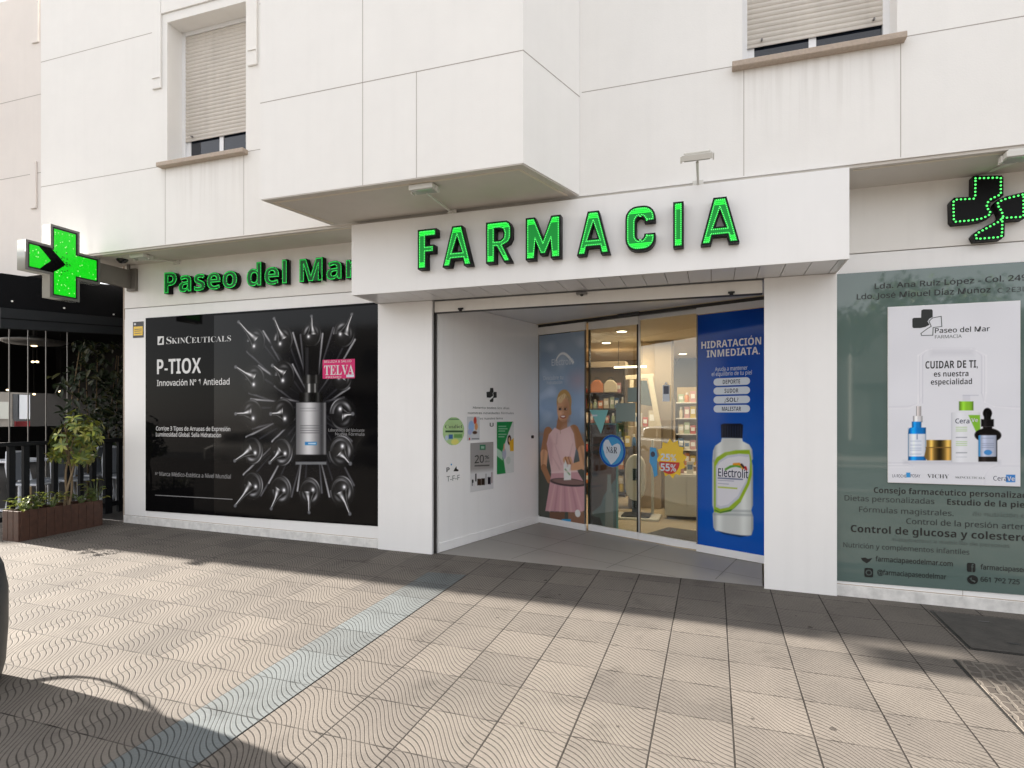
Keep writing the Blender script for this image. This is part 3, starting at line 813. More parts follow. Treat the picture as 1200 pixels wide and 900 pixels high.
for ch, u0, u1, vb in (('F', 489.5, 511.5, 317), ('A', 518.5, 553, 313), ('R', 569.5, 599.5, 309), ('M', 616, 657, 304.5), ('A', 676, 714.7, 299),
                       ('C', 732.8, 768, 294), ('I', 788.8, 801, 290.5), ('A', 821, 866.7, 286)):
    xa, xb = px_x(u0, vb, FY), px_x(u1, vb, FY)
    w = (xb - xa) / HL
    loops = [[(xa + p[0] * HL, 3.082 + p[1] * HL) for p in lp] for lp in glyph(ch, w)]
    can = shape_mesh('letter', loops, .082, LM, 'sign_black', S_, .004)
    face = [inset(lp, .013, i > 0) for i, lp in enumerate(loops)]
    shape_mesh('light_face', face, .002, LM, 'led_face', can, .086)
    d1 = MB(); d2 = MB()
    for i, lp in enumerate(loops):
        dots(d1, along(inset(lp, .022, i > 0), .0165), LM, .0885, .0046, 'led')
    # stroke ends glow brighter: short LED rows at top and bottom
    zlo, zhi = 3.082, 3.082 + HL
    for zz in (zlo + .03, zlo + .045, zlo + .06, zhi - .03, zhi - .045, zhi - .06):
        for k_ in range(60):
            xx = xa + .02 + (xb - xa - .04) * k_ / 59
            ins_ = False
            for lp in [inset(l, .026, i > 0) for i, l in enumerate(loops)]:
                n = len(lp)
                for i in range(n):
                    (ax, az), (bx, bz) = lp[i], lp[(i + 1) % n]
                    if (az > zz) != (bz > zz) and xx < (bx - ax) * (zz - az) / (bz - az) + ax: ins_ = not ins_
            if ins_ and k_ % 2 == 0: dots(d2, [(xx, zz)], LM, .0885, .0056, 'led_bright')
    tag(d1.build('led_dots', can), kind='stuff'); 
    if d2.v: tag(d2.build('led_rows', can), kind='stuff')

# PASEO DEL MAR in smaller channel letters on the band to the left
PS = tag(empty('shop_name_sign', (-5.5, 6.1, 3.2)), 'green lit Paseo del Mar lettering on the cream band over the black poster window', 'sign')
PM = facade(6.095)
txt = 'Paseo del Mar'
full = text_mesh(styled(txt, 'bold'), .012, 0, 3); lo, hi = xspan(full); bpy.data.meshes.remove(full)
px0, px1 = px_x(192, 330, 6.02), px_x(419, 318, 6.02)
sx = (px1 - px0) / (hi - lo); sy = .262 / .714
for i, ch in enumerate(txt):
    if ch == ' ': continue
    a = text_mesh(styled(txt[:i + 1], 'bold'), .012, 0, 2); e1 = xspan(a)[1]; bpy.data.meshes.remove(a)
    b_ = text_mesh(styled(ch, 'bold'), .012, 0, 2); w0, w1 = xspan(b_); bpy.data.meshes.remove(b_)
    X = px0 + (e1 - (w1 - w0) - lo) * sx
    wd = (w1 - w0) * sx
    can = lettering('letter', ch, PM, X, X + wd, 3.222, sy * .714, 'sign_black', PS, .0, 'bold', .022, .07)
    lettering('light_face', ch, PM, X + .006, X + wd - .006, 3.222, sy * .714, 'face_dim', can, .0715, 'bold', .006)
    e = text_mesh(styled(ch, 'bold'), -.008, 0, 3); l0, l1 = xspan(e)
    bm = bmesh.new(); bm.from_mesh(e); dd = MB(); pts = []
    kx = (wd - .02) / (l1 - l0)
    for ed in bm.edges:
        if len(ed.link_faces) == 1:
            p, q = ed.verts[0].co, ed.verts[1].co
            P_, Q_ = Vector((X + .01 + (p.x - l0) * kx, 3.222 + p.y * sy)), Vector((X + .01 + (q.x - l0) * kx, 3.222 + q.y * sy))
            n = max(1, round((Q_ - P_).length / .017))
            pts += [P_ + (Q_ - P_) * (j / n) for j in range(n)]
    bm.free(); bpy.data.meshes.remove(e)
    keep = []
    for p in pts:
        if all((p - k_).length > .011 for k_ in keep): keep.append(p)
    dots(dd, keep, PM, .0725, .0058, 'led_dim'); tag(dd.build('led_dots', can), kind='stuff')

# pharmacy emblem in two black pieces edged with LEDs
ES = tag(empty('emblem_sign', (2.2, 6.1, 3.1)), 'black split cross emblem edged with green light dots above the teal window', 'sign')
EM = facade(6.096)
def e_px(p):
    q = at_y(1080 + p[0] / 6, 150 + p[1] / 6, 6.01); return (q.x, q.z)
pieces = ([(372, 350), (556, 344), (562, 352), (562, 470), (530, 485), (495, 500), (472, 522), (464, 548), (474, 575), (494, 598), (470, 622), (420, 642), (350, 655), (232, 665), (220, 652), (216, 520), (232, 500), (362, 493), (370, 484)],
          [(712, 463), (600, 490), (545, 512), (528, 530), (532, 552), (556, 588), (566, 625), (540, 655), (470, 692), (386, 738), (370, 760), (384, 786), (555, 772), (570, 758), (573, 638), (712, 630), (722, 618), (722, 474)])
for pc in pieces:
    lp = [e_px(p) for p in pc]
    o = shape_mesh('emblem_piece', [inset(lp, -.012)],   .085, EM, 'sign_black', ES, .004)
    dd = MB(); dots(dd, along(inset(lp, .006), .030), EM, .0895, .0085, 'led'); tag(dd.build('led_dots', o), kind='stuff')

# projecting LED cross
CX = tag(empty('cross_sign', (-7.45, 5.5, 3.45)), 'grey framed green LED pharmacy cross with a dark arrow, projecting from the wall corner', 'sign')
y0, y1, y2, y3 = 4.715, 4.985, 5.328, 5.590
z0, z1, z2, z3 = 3.015, 3.280, 3.622, 3.877
cr = [(y1, z0), (y2, z0), (y2, z1), (y3, z1), (y3, z2), (y2, z2), (y2, z3), (y1, z3), (y1, z2), (y0, z2), (y0, z1), (y1, z1)]
KM = frame((-7.40, 0, 0), (0, 1, 0))       # local x along the street depth, z out along +x
shape_mesh('housing', [cr], .13, KM, 'lamp_glass', CX, -.13)
shape_mesh('rim', [cr, inset(cr, .026)], .012, KM, 'steel', CX, .0005)
hb_ = shape_mesh('dark_border', [inset(cr, .0265)], .003, KM, 'black', CX, .001)
cf = shape_mesh('led_screen', [inset(cr, .045)], .002, KM, 'led_matrix', CX, .0045)
def c_px(X, Y):
    p = at_x(20 + X / 8, 250 + Y / 8, -7.393); return (p.y, p.z)
arrow = [c_px(196, 298), c_px(322, 330), c_px(395, 410), c_px(455, 482), c_px(400, 520), c_px(330, 556), c_px(205, 524), c_px(262, 480), c_px(318, 445), c_px(262, 375)]
shape_mesh('arrow', [arrow], .001, KM, 'vinyl_black', CX, .007)
px_ = MB()
for i in range(26):
    a, b_ = c_px(330 + rnd.gauss(110, 45), 470 + rnd.gauss(0, 60)); s = .0075
    if a > y3 - .3 or a < y1: continue
    px_.box(-7.3928, -7.3925, a, a + s * 2, b_, b_ + s * 1.5, 'black')
tag(px_.build('dark_pixels', CX), kind='stuff')
mb = MB(); mb.box(-7.495, -7.435, y3 + .002, 6.055, 3.335, 3.575, 'bronze'); mb.build('bracket_arm', CX, bevel=.003)
mb = MB(); mb.box(-7.52, -7.36, 6.055, 6.096, 3.30, 3.60, 'bronze'); mb.box(-7.485, -7.445, 6.03, 6.055, 3.575, 3.655, 'bronze'); mb.build('wall_plate', CX, bevel=.003)

# ------------------------------------------------------------------ floodlights, camera, small sensors
def flood(base, lamp, label, drop=True, tilt=18):
    t = tag(empty('floodlight', base), label, 'lamp', 'floodlights aimed at the signs')
    b, l = Vector(base), Vector(lamp)
    m_ = MB(); m_.tube([b, b + (l - b) * .5, l + Vector((0, .05, 0))], .011, 'lamp_body', 8); m_.build('arm', t)
    m_ = MB(); m_.box(b.x - .045, b.x + .045, b.y - .012, b.y + .012, b.z - .03, b.z + .03, 'lamp_body'); m_.build('foot_plate', t, bevel=.003)
    Xm = Matrix.Translation(l) @ Matrix.Rotation(R(tilt), 4, 'X')
    m_ = MB(Xm); m_.box(-.115, .115, -.075, .075, .0, .045, 'lamp_body')
    for i in range(6): m_.box(-.10, .10, -.06 + i * .023, -.054 + i * .023, .045, .060, 'lamp_body')
    h = m_.build('lamp_head', t, bevel=.005)
    m_ = MB(Xm); m_.box(-.098, .098, -.06, .06, -.006, -.001, 'lamp_glass'); m_.build('lamp_lens', h)
    m_ = MB(Xm)
    m_.box(-.128, -.1165, -.012, .045, -.015, .035, 'lamp_body'); m_.box(.1165, .128, -.012, .045, -.015, .035, 'lamp_body'); m_.build('yoke', t)
flood(tuple(at_y(530, 250, 5.515))[:2] + (3.648,), tuple(at_y(497, 224, 4.86)), 'small grey floodlight on an arm below the projecting bay', tilt=4)
flood(tuple(at_y(818, 213, 5.515))[:2] + (3.648,), tuple(at_y(817, 187, 4.98)), 'small grey floodlight standing off the canopy against the plain wall', tilt=25)
flood(tuple(at_y(207, 307, 6.085)), tuple(at_y(166, 303, 5.75)), 'small pale floodlight under the soffit beside the LED cross', tilt=0)
flood(tuple(at_y(1155, 203, 6.085)), tuple(at_y(1196, 186, 5.62)), 'small pale floodlight under the soffit above the split cross emblem', tilt=0)
p = at_y(143, 304, 5.82)
dc = tag(empty('dome_camera', tuple(p)), 'black dome security camera under the soffit at the left corner', 'camera')
mb = MB(); mb.lathe(p, [(.085, .02), (.085, .035), (.07, .04)], 'black', 20); mb.build('mount', dc)
mb = MB(); mb.lathe(p, [(.005, -.05), (.035, -.045), (.06, -.025), (.074, 0), (.075, .019)], 'black_gloss', 20); mb.build('dome', dc)
mb = MB(); mb.box(p.x - .01, p.x + .01, p.y - .01, p.y + .01, p.z + .04, 3.655, 'lamp_body'); mb.build('stem', dc)
def ceiling_sensor(u, v, label, flat):
    q = at_y(u, v, 6.09)
    t = tag(empty('presence_sensor', tuple(q)), label, 'sensor', 'black sensors on the entrance header')
    m_ = MB()
    if flat: m_.box(q.x - .055, q.x + .055, 6.06, 6.098, q.z - .012, q.z + .012, 'steel')
    else: m_.box(q.x - .03, q.x + .03, 6.075, 6.098, q.z - .008, q.z + .010, 'black')
    m_.build('sensor_body', t, bevel=.003)
    m_ = MB(); m_.lathe((q.x, 6.075, q.z - .03), [(.006, 0), (.016, .006), (.020, .018)], 'black', 12); m_.build('sensor_eye', t)
ceiling_sensor(540, 362, 'small black sensor on the header strip near the left pier', False)
ceiling_sensor(682, 344, 'grey boxed sensor on the middle of the header strip', True)
ceiling_sensor(857, 343, 'small black sensor on the header strip near the right pier', False)
ap = at_y(161.5, 386.5, 6.094)
al = tag(empty('alarm_notice', tuple(ap)), 'black and yellow alarm notice on the white corner post', 'notice')
AM = facade(6.0965)
def rect(name, x0, x1, z0, z1, Mx, k, parent, z=.0, th=.001):
    return shape_mesh(name, [[(x0, z0), (x1, z0), (x1, z1), (x0, z1)]], th, Mx, k, parent, z)
a0, a1 = at_y(155.5, 396, 6.09), at_y(167.8, 376.5, 6.09)
rect('notice_board', a0.x, a1.x, a0.z, a1.z, AM, 'black', al, 0, .003)
rect('yellow_field', a0.x + .012, a1.x - .012, a0.z + .03, a1.z - .065, AM, 'ink_yellow', al, .0032)
rect('mark', a0.x + .02, a0.x + .055, a1.z - .045, a1.z - .018, AM, 'ink_white', al, .0032)
for zz in (.085, .115, .14): rect('print_line', a0.x + .03, a1.x - .03, a0.z + zz - .03, a0.z + zz - .022, AM, 'black', al, .0045)

# ================================================================== LEFT WINDOW: black poster with glass vials
BP = tag(empty('poster_window', (-5.4, 6.1, .34)), 'large black window poster of silver glass vials with white lettering', 'poster')
BM = facade(6.0925)
mb = MB(); mb.box(-7.222, -3.651, 6.0935, 6.099, .343, 2.927, 'vinyl_black'); mb.build('window_pane', BP)
def lx(X, Y): q = at_y(260 + X / 3.6, 360 + Y / 3.6, 6.092); return (q.x, q.z)
def vials(X, Z):
    img = canvas(X, (7, 7, 9)); w = .014; k = .0028
    C0 = np.array(lx(378, 430))
    V = [((140, 145), (70, 62), 40), ((255, 138), (220, 48), 40), ((378, 115), (378, 38), 36), ((515, 112), (548, 30), 38),
         ((135, 305), (58, 252), 42), ((260, 288), (213, 246), 42), ((507, 300), (525, 268), 34),
         ((125, 450), (58, 450), 42), ((258, 450), (206, 450), 44), ((507, 450), (552, 450), 44),
         ((128, 602), (54, 648), 42), ((252, 608), (202, 656), 42), ((502, 608), (542, 660), 44),
         ((128, 750), (56, 838), 42), ((246, 770), (208, 850), 42), ((370, 778), (368, 866), 40), ((505, 775), (540, 872), 42)]
    for c, t, r in V:                    # glass tubes running back towards the middle
        cc = np.array(lx(*c)); d = C0 - cc; L_ = np.linalg.norm(d); d = d / (L_ + 1e-9); n = np.array((-d[1], d[0]))
        rr = r * .00485
        far = cc + d * min(L_ * .8, .75)
        put(img, cap_(X, Z, tuple(cc), tuple(far), rr * .95, rr * .45, w * 2) * .8, (20, 20, 23))
        for sg, g in ((1, 205), (-1, 110), (.4, 70)):
            a = cc + n * rr * .9 * sg; b = far + n * rr * .42 * sg
            T = np.clip(((X - a[0]) * (b - a)[0] + (Z - a[1]) * (b - a)[1]) / ((b - a) @ (b - a)), 0, 1)
            put(img, cap_(X, Z, tuple(a), tuple(b), .013, .005, w) * (1 - T * .8) * .85, (g, g, g + 6))
    for n_, (c, t, r) in enumerate(V):
        cx, cz = lx(*c); tx, tz = lx(*t); rr = r * .0040
        v = np.array((tx - cx, tz - cz)); L_ = np.linalg.norm(v); v = v / L_; n = np.array((-v[1], v[0]))
        dx_, dz_ = X - cx, (Z - cz) / 1.1
        d = np.hypot(dx_, dz_) / rr; a = np.arctan2(dz_, dx_)
        m = sstep((d - 1) * rr, w)
        g = 14 + 20 * (1 - d)
        def ring(r0, wd, amp, a0, p): return amp * np.exp(-((d - r0) / wd) ** 2) * np.clip(np.cos((a - a0) * .5), 0, 1) ** p
        at = np.arctan2(v[1], v[0])
        g = g + ring(.93, .05, 135, at + 2.2 + .4 * math.sin(n_), 14) + ring(.90, .06, 70, at - 1.9, 18) + ring(.70, .06, 80, at + 2.7, 10) + ring(.66, .10, 120, at + .9, 26) + ring(.62, .10, 60, at - 1.0, 26)
        k2 = np.exp(-((dx_ - n[0] * rr * .30 + v[0] * rr * .15) ** 2 + (dz_ - n[1] * rr * .30 + v[1] * rr * .15) ** 2) / (rr * .30) ** 2)
        g = 1.25 * g + ring(.80, .05, 60, at + 3.0, 3) + 230 * k2 ** 6 * (d < .85) + 40 * k2 * (d < .85)
        img += (np.stack([g, g, g * 1.03], -1) - img) * (m * .92)[..., None]
        side = dx_ * n[0] + (Z - cz) * n[1]
        T = np.clip((dx_ * v[0] + (Z - cz) * v[1]) / L_, 0, 1)
        hw = rr * np.where(T < .5, .66 - .50 * (T / .5) ** .75, .16 - .07 * (T - .5) / .5)
        q_ = side / hw
        cone = sstep((np.abs(q_) - 1) * hw, w) * (T > 0.01) * (T < .995)
        sh_ = 16 + 236 * np.exp(-((q_ + .36) / .34) ** 2) + 90 * np.exp(-((q_ - .62) / .16) ** 2)
        sh_ = sh_ * (1 - .35 * np.exp(-((T - .12) / .08) ** 2))
        img += (np.stack([sh_, sh_, sh_ * 1.02], -1) - img) * (cone * .96)[..., None]
        put(img, ell(X, Z, tx, tz, rr * .13, rr * .13, w), (110, 111, 116))
    # the serum bottle in the middle
    def Q(x0_, y0_, x1_, y1_):
        return [lx(x0_, y1_), lx(x1_, y1_), lx(x1_, y0_), lx(x0_, y0_)]
    bx0, bx1 = lx(313, 500)[0], lx(440, 500)[0]
    f = np.clip((X - bx0) / (bx1 - bx0), 0, 1)
    put(img, pol(X, Z, Q(345, 165, 408, 300), w), (9, 9, 11))
    put(img, pol(X, Z, Q(352, 170, 366, 290), w) * .5, (70, 70, 74))
    for (q0, q1, q2, q3), c in (((342, 285, 412, 322), 66), ((350, 322, 404, 365), 120), ((326, 360, 426, 402), 48)):
        a, b_ = lx(q0, q1)[0], lx(q2, q1)[0]; ff = np.clip((X - a) / (b_ - a), 0, 1)
        g = c * (.35 + 1.5 * np.exp(-((ff - .33) / .10) ** 2) + .9 * np.exp(-((ff - .8) / .06) ** 2))
        img += (np.stack([g] * 3, -1) - img) * pol(X, Z, Q(q0, q1, q2, q3), w)[..., None]
    put(img, pol(X, Z, Q(311, 400, 441, 655), w), (12, 12, 14))
    put(img, pol(X, Z, Q(311, 652, 441, 664), w), (120, 122, 126))
    lab = pol(X, Z, Q(313, 402, 440, 622), w)
    g = 95 + 120 * np.exp(-((f - .42) / .26) ** 2) - 40 * np.exp(-((f - .85) / .07) ** 2) + 30 * np.exp(-((f - .95) / .03) ** 2)
    img += (np.stack([g, g, g + 3], -1) - img) * lab[..., None]
    for zz in (425, 436): put(img, pol(X, Z, Q(328, zz, 398 if zz == 425 else 420, zz + 3), w * .6) * .5, (95, 95, 100))
    for zz in (498, 508, 518, 528): put(img, pol(X, Z, Q(330, zz, 424, zz + 4), w * .6) * .6, (80, 80, 85))
    put(img, pol(X, Z, Q(350, 568, 400, 582), w * .7), (52, 128, 190)); put(img, pol(X, Z, Q(364, 572, 396, 578), w * .6) * .8, (220, 235, 245))
    img += (vnoise(X, Z, 14, 3) * 2.0)[..., None]
    return img
printed('photo_print', BM, -6.06, -3.66, .36, 2.90, 420, 440, vials, BP)
def tline(s, u0, u1, v, cappx, y, Mx, k, parent, st='sans', off=0., z=.0008, um=None):
    a = at_y(u0, v, y); b_ = px_x(u1, v, y)
    c = cappx * depth_at(um or u0, y) / F
    return lettering('lettering', s, Mx, a.x, b_, a.z, c, k, parent, z, st, off)
TB = lambda s, u0, u1, v, c, st='sans', off=0., k='ink_white', z=.0008: tline(s, u0, u1, v, c, 6.092, BM, k, BP, st, off, z)
TB('S', 195, 201, 403.3, 8.8, 'serif', -.012); TB('KIN', 201.5, 217, 402.8, 6.8, 'serif', -.012); TB('C', 217.6, 224, 402.5, 8.8, 'serif', -.012); TB('EUTICALS', 224.6, 270.6, 402, 6.8, 'serif', -.012)
q0, q1 = at_y(184.8, 404.3, 6.092), at_y(192, 394, 6.092)
lgm = rect('logo_mark', q0.x, q1.x, q0.z, q1.z, BM, 'ink_white', BP, .0008)
shape_mesh('logo_cut', [[(q0.x + .018, q0.z + .02), (q1.x - .03, q0.z + .02), (q1.x - .018, q1.z - .02), (q1.x - .05, q1.z - .025)]], .0004, BM, 'vinyl_black', lgm, .0022)
TB('P-TIOX', 184, 235.5, 438.5, 17.2, 'bold'); TB('Innovación Nº 1 Antiedad', 184, 269, 452.3, 6.8, 'sans', .012)
TB('Corrige 3 Tipos de Arrugas de Expresión', 182.8, 269.8, 504.3, 4.6, 'sans', .01); TB('Luminosidad Global. Sella Hidratación', 182.8, 259, 511.3, 4.6, 'sans', .01)
TB('Marca Médico-Estética a Nivel Mundial', 187, 270.5, 557.5, 4.6, 'sans', .0, 'ink_grey'); TB('Nº', 182, 185.5, 556.5, 3.2, 'sans', 0, 'ink_grey')
TB('Laboratorios del fabricante', 385, 427, 505.6, 3.4, 'sans', .0, 'ink_grey', .0016); TB('Nueva Fórmula', 393, 427, 510.2, 3.4, 'sans', .0, 'ink_grey', .0016)
q0, q1 = at_y(182, 580.5, 6.092), at_y(272.5, 579.5, 6.092); rect('rule_line', q0.x, q1.x, q0.z, q0.z + .008, BM, 'ink_grey', BP, .0008)
TV = tag(empty('magazine_badge', tuple(at_y(397, 432, 6.09))), 'magenta TELVA badge stuck over the vials of the black poster', 'sticker')
q0, q1 = at_y(378.3, 444, 6.092), at_y(416, 420.5, 6.092)
rect('badge_card', q0.x, q1.x, q0.z, q1.z, BM, 'ink_pink', TV, .002, .002)
tline('TELVA', 380, 415, 439.5, 11.6, 6.09, BM, 'ink_white', TV, 'serif', 0, .0045)
tline('BELLEZA & SALUD', 380, 412, 425.3, 2.6, 6.09, BM, 'ink_white', TV, 'sans', 0, .0045)
tline('PREMIO', 382, 400, 443.3, 2.2, 6.09, BM, 'ink_white', TV, 'sans', 0, .0045)
rect('badge_tab', q1.x - .115, q1.x - .01, q0.z + .012, q0.z + .042, BM, 'ink_pale', TV, .0045)

# ================================================================== RIGHT WINDOW: teal vinyl with writing
TW = tag(empty('vinyl_window', (2.4, 6.1, .12)), 'frosted teal shop window printed with black lines of Spanish pharmacy services', 'window')
TM = facade(6.0925)
mb = MB(); mb.box(1.058, 3.9, 6.0935, 6.099, .127, 2.899, 'teal'); mb.build('window_pane', TW)
mb = MB(); mb.box(3.9, 9, 6.08, 6.3, .127, 2.899, 'panel'); mb.build('end_wall', B)
TT = lambda s, u0, u1, v, c, k='ink_black', st='sans', off=0.: tline(s, u0, u1, v, c, 6.092, TM, k, TW, st, off)
TT('Lda. Ana Ruiz López - Col. 249', 1025, 1204, 338.6, 6.2, 'ink_black', 'sans', .012)
TT('Ldo. José Miguel Díaz Muñoz', 1004, 1161, 351, 6.2, 'ink_black', 'sans', .012); TT('C 2E3L', 1169, 1203, 343, 5.4, 'ink_soft')
TT('Consejo farmacéutico personalizado', 1024, 1211, 577.5, 6.6, 'ink_black', 'bold', -.004)
TT('Dietas personalizadas', 989.8, 1095, 586.5, 6.2, 'ink_soft'); TT('Estudio de la piel', 1110, 1204, 591.3, 6.6, 'ink_black', 'bold', -.004)
TT('Fórmulas magistrales.', 1006.8, 1117.5, 599.8, 6.2, 'ink_soft'); TT('de nutrición o d', 1140, 1210, 604.3, 5, 'ink_faint')
TT('Control de la presión arterial', 1062, 1212, 613.8, 6.4, 'ink_soft', 'sans', .004)
TT('Control de glucosa y colesterol', 997, 1209, 623.2, 8.2, 'ink_black', 'bold', -.004)
TT('tratamientos a domicilio de personas', 1046, 1183, 634, 4.2, 'ink_faint')
TT('Nutrición y complementos infantiles', 988.3, 1136, 641, 5.6, 'ink_soft')
TT('farmaciapaeodelmar.com', 1026, 1116.5, 657.5, 5.6, 'ink_black', 'sans', .014); TT('@farmaciapaseodelmar', 1028, 1109, 673, 5.6, 'ink_black', 'sans', .014)
TT('farmaciapaseodelmar', 1149, 1231, 667, 5.6, 'ink_black', 'sans', .014); TT('661 792 725', 1149, 1195, 681.5, 5.6, 'ink_black', 'sans', .014)
def icon(u0, v0, u1, v1):
    a, b_ = at_y(u0, v1, 6.092), at_y(u1, v0, 6.092)
    r = (b_.x - a.x) * .2; pts = []
    for cx, cz, s in ((b_.x - r, b_.z - r, 0), (a.x + r, b_.z - r, 90), (a.x + r, a.z + r, 180), (b_.x - r, a.z + r, 270)):
        pts += [(cx + r * math.cos(R(s + k_ * 30)), cz + r * math.sin(R(s + k_ * 30))) for k_ in range(4)]
    return a, b_, pts
def ringpts(cx, cz, r, n=20): return [(cx + r * math.cos(2 * math.pi * i / n), cz + r * math.sin(2 * math.pi * i / n)) for i in range(n)]
a, b_, pts = icon(1133, 660, 1143, 670); o = shape_mesh('social_icon', [pts], .0004, TM, 'ink_black', TW, .0008)
lettering('icon_glyph', 'f', TM, a.x + .03, b_.x - .012, a.z, .066, 'ink_faint', o, .0014, 'bold')
a, b_, pts = icon(1013, 666, 1023.2, 676); cxz = ((a.x + b_.x) / 2, (a.z + b_.z) / 2)
o = shape_mesh('social_icon', [pts], .0004, TM, 'ink_black', TW, .0008)
shape_mesh('icon_glyph', [ringpts(*cxz, .026), ringpts(*cxz, .016)], .0004, TM, 'ink_faint', o, .0014)
a, b_, pts = icon(1135.5, 675, 1144.2, 683.5); cxz = ((a.x + b_.x) / 2, (a.z + b_.z) / 2)
o = shape_mesh('phone_icon', [ringpts(*cxz, .039)], .0004, TM, 'ink_black', TW, .0008)
g = MB(TM); g.tube([(cxz[0] - .017, cxz[1] + .014, .0016), (cxz[0] - .008, cxz[1] - .008, .0016), (cxz[0] + .015, cxz[1] - .017, .0016)], [.009, .005, .009], 'ink_faint', 6); g.build('icon_glyph', o)
a, b_, pts = icon(1010, 652, 1021, 660); cxz = ((a.x + b_.x) / 2, (a.z + b_.z) / 2)
shape_mesh('web_icon', [[(cxz[0] - .045, cxz[1] + .012), (cxz[0] - .03, cxz[1] - .012), (cxz[0], cxz[1] - .032), (cxz[0] + .025, cxz[1] - .012), (cxz[0] + .045, cxz[1] + .02), (cxz[0] + .01, cxz[1] + .008), (cxz[0] - .01, cxz[1] + .02)]], .0004, TM, 'ink_black', TW, .0008)

# the white advertising board on that window
WB = tag(empty('advertising_board', tuple(at_y(1118, 568, 6.08))), 'white advertising board of skincare bottles and a gold jar on the teal window', 'poster')
wb0, wb1 = at_y(1040.5, 565.5, 6.078), at_y(1196, 352, 6.078)
mb = MB(); mb.box(wb0.x, wb1.x, 6.079, 6.092, wb0.z, wb1.z, 'white_card'); mb.build('board', WB, bevel=.002)
VM = facade(6.0785)
def pq(X, Y): q = at_y(1020 + X / 6.43, 440 + Y / 6.43, 6.078); return (q.x, q.z)
def rr_(a, b): (x0, y0_), (x1, y1_) = a, b; return [pq(x0, y1_), pq(x1, y1_), pq(x1, y0_), pq(x0, y0_)]
def products(X, Z):
    img = canvas(X, (226, 227, 234)); w = .006
    img += (vnoise(X, Z, 2.2, 5) * 4)[..., None]
    # embossed rounded frames
    def line(pts, r, c, al=.8):
        P_ = [pq(*p) for p in pts]
        for a, b in zip(P_[:-1], P_[1:]): put(img, cap_(X, Z, a, b, r, r, w * 2) * al, c)
    for off, c in ((0, (196, 197, 208)), (7, (240, 240, 246)), (22, (205, 206, 216)), (28, (241, 241, 246))):
        line([(390 - off, 205), (390 - off, -150), (420, -188), (460, -200), (760, -200), (800, -188), (842 + off, -150), (842 + off, 130), (862, 200), (930, 235), (1140, 240 + off * .4)], .005, c)
        line([(118, 240 + off * .4), (290, 235 + off * .4), (360, 215), (390 - off, 150)], .005, c)
        line([(118, 660 + off), (280, 660 + off), (330, 690), (352, 760), (352, 820)], .004, c, .6)
        line([(860 - off * .4, 830), (860 - off * .4, 760), (890, 700), (950, 680 - off * .4), (1140, 680 - off * .4)], .004, c, .6)
    put(img, pol(X, Z, rr_((455, -195), (775, -150)), .05) * .35, (190, 191, 200))
    put(img, pol(X, Z, rr_((250, 640), (980, 668)), .03) * .35, (175, 176, 188))
    def cyl(a, b, base, hi=.35, lo=.45, spec=None):
        (x0, y0_), (x1, y1_) = a, b
        f = np.clip((X - pq(x0, y0_)[0]) / (pq(x1, y0_)[0] - pq(x0, y0_)[0]), 0, 1)
        g = 1 - lo * (2 * f - 1) ** 4 + hi * np.exp(-((f - .3) / .14) ** 2)
        m = pol(X, Z, rr_(a, b), w)
        img[:] = img + (np.clip(np.array(base)[None, None] * g[..., None], 0, 252) - img) * m[..., None]
    cyl((346, 232), (382, 310), (190, 184, 184)); cyl((322, 305), (392, 352), (214, 212, 216))
    cyl((312, 348), (384, 405), (30, 128, 205)); cyl((284, 392), (418, 640), (22, 120, 200), .5)
    put(img, pol(X, Z, [pq(284, 432), pq(284, 380), pq(312, 385), pq(290, 400)], w), (226, 227, 234))
    cyl((287, 440), (416, 610), (222, 228, 240), .1, .15)
    for yy in (492, 522, 545, 560, 590): put(img, pol(X, Z, rr_((300, yy), (384, yy + 5)), w) * .5, (120, 140, 175))
    put(img, cap_(X, Z, pq(352, 445), pq(352, 480), .003, .003, w), (90, 110, 150))
    # gold jar
    a, b = pq(410, 560)[0], pq(635, 560)[0]; f = np.clip((X - a) / (b - a), 0, 1)
    g = .55 + .55 * np.exp(-((f - .22) / .07) ** 2) + .5 * np.exp(-((f - .78) / .09) ** 2) - .35 * np.exp(-((f - .5) / .12) ** 2)
    m = pol(X, Z, [pq(428, 640), pq(612, 640), pq(635, 612), pq(622, 545), pq(420, 545), pq(405, 612)], w)
    img[:] = img + (np.clip(np.array((225, 178, 92))[None, None] * g[..., None], 0, 250) - img) * m[..., None]
    m = pol(X, Z, rr_((422, 486), (612, 540)), w)
    img[:] = img + (np.clip(np.array((235, 190, 96))[None, None] * (g * 1.05)[..., None], 0, 252) - img) * m[..., None]
    put(img, pol(X, Z, rr_((416, 539), (618, 546)), w), (120, 84, 30))
    # pump bottle
    put(img, pol(X, Z, rr_((695, 148), (752, 196)), w) * .35, (190, 192, 205)); put(img, pol(X, Z, rr_((695, 146), (815, 154)), w) * .5, (180, 182, 196))
    cyl((668, 195), (776, 264), (140, 196, 60), .2); cyl((612, 278), (828, 655), (226, 228, 234), .04, .06)
    put(img, cap_(X, Z, pq(612, 285), pq(612, 650), .003, .003, w) * .6, (180, 182, 196))
    put(img, pol(X, Z, [pq(738, 298), pq(826, 298), pq(828, 400), pq(806, 448)], w), (134, 190, 62))
    for yy, c in ((388, (160, 200, 120)), (402, (160, 200, 120)), (416, (160, 200, 120)), (464, (90, 95, 110)), (496, (160, 200, 120)), (510, (160, 200, 120)), (524, (160, 200, 120)), (580, (90, 95, 110)), (612, (190, 195, 205))):
        put(img, pol(X, Z, rr_((644, yy), (728, yy + 5)), w) * .75, c)
    # dropper bottle
    put(img, ell(X, Z, *pq(882, 285), .032, .045, w), (14, 13, 14)); cyl((856, 280), (908, 335), (16, 15, 16), .8)
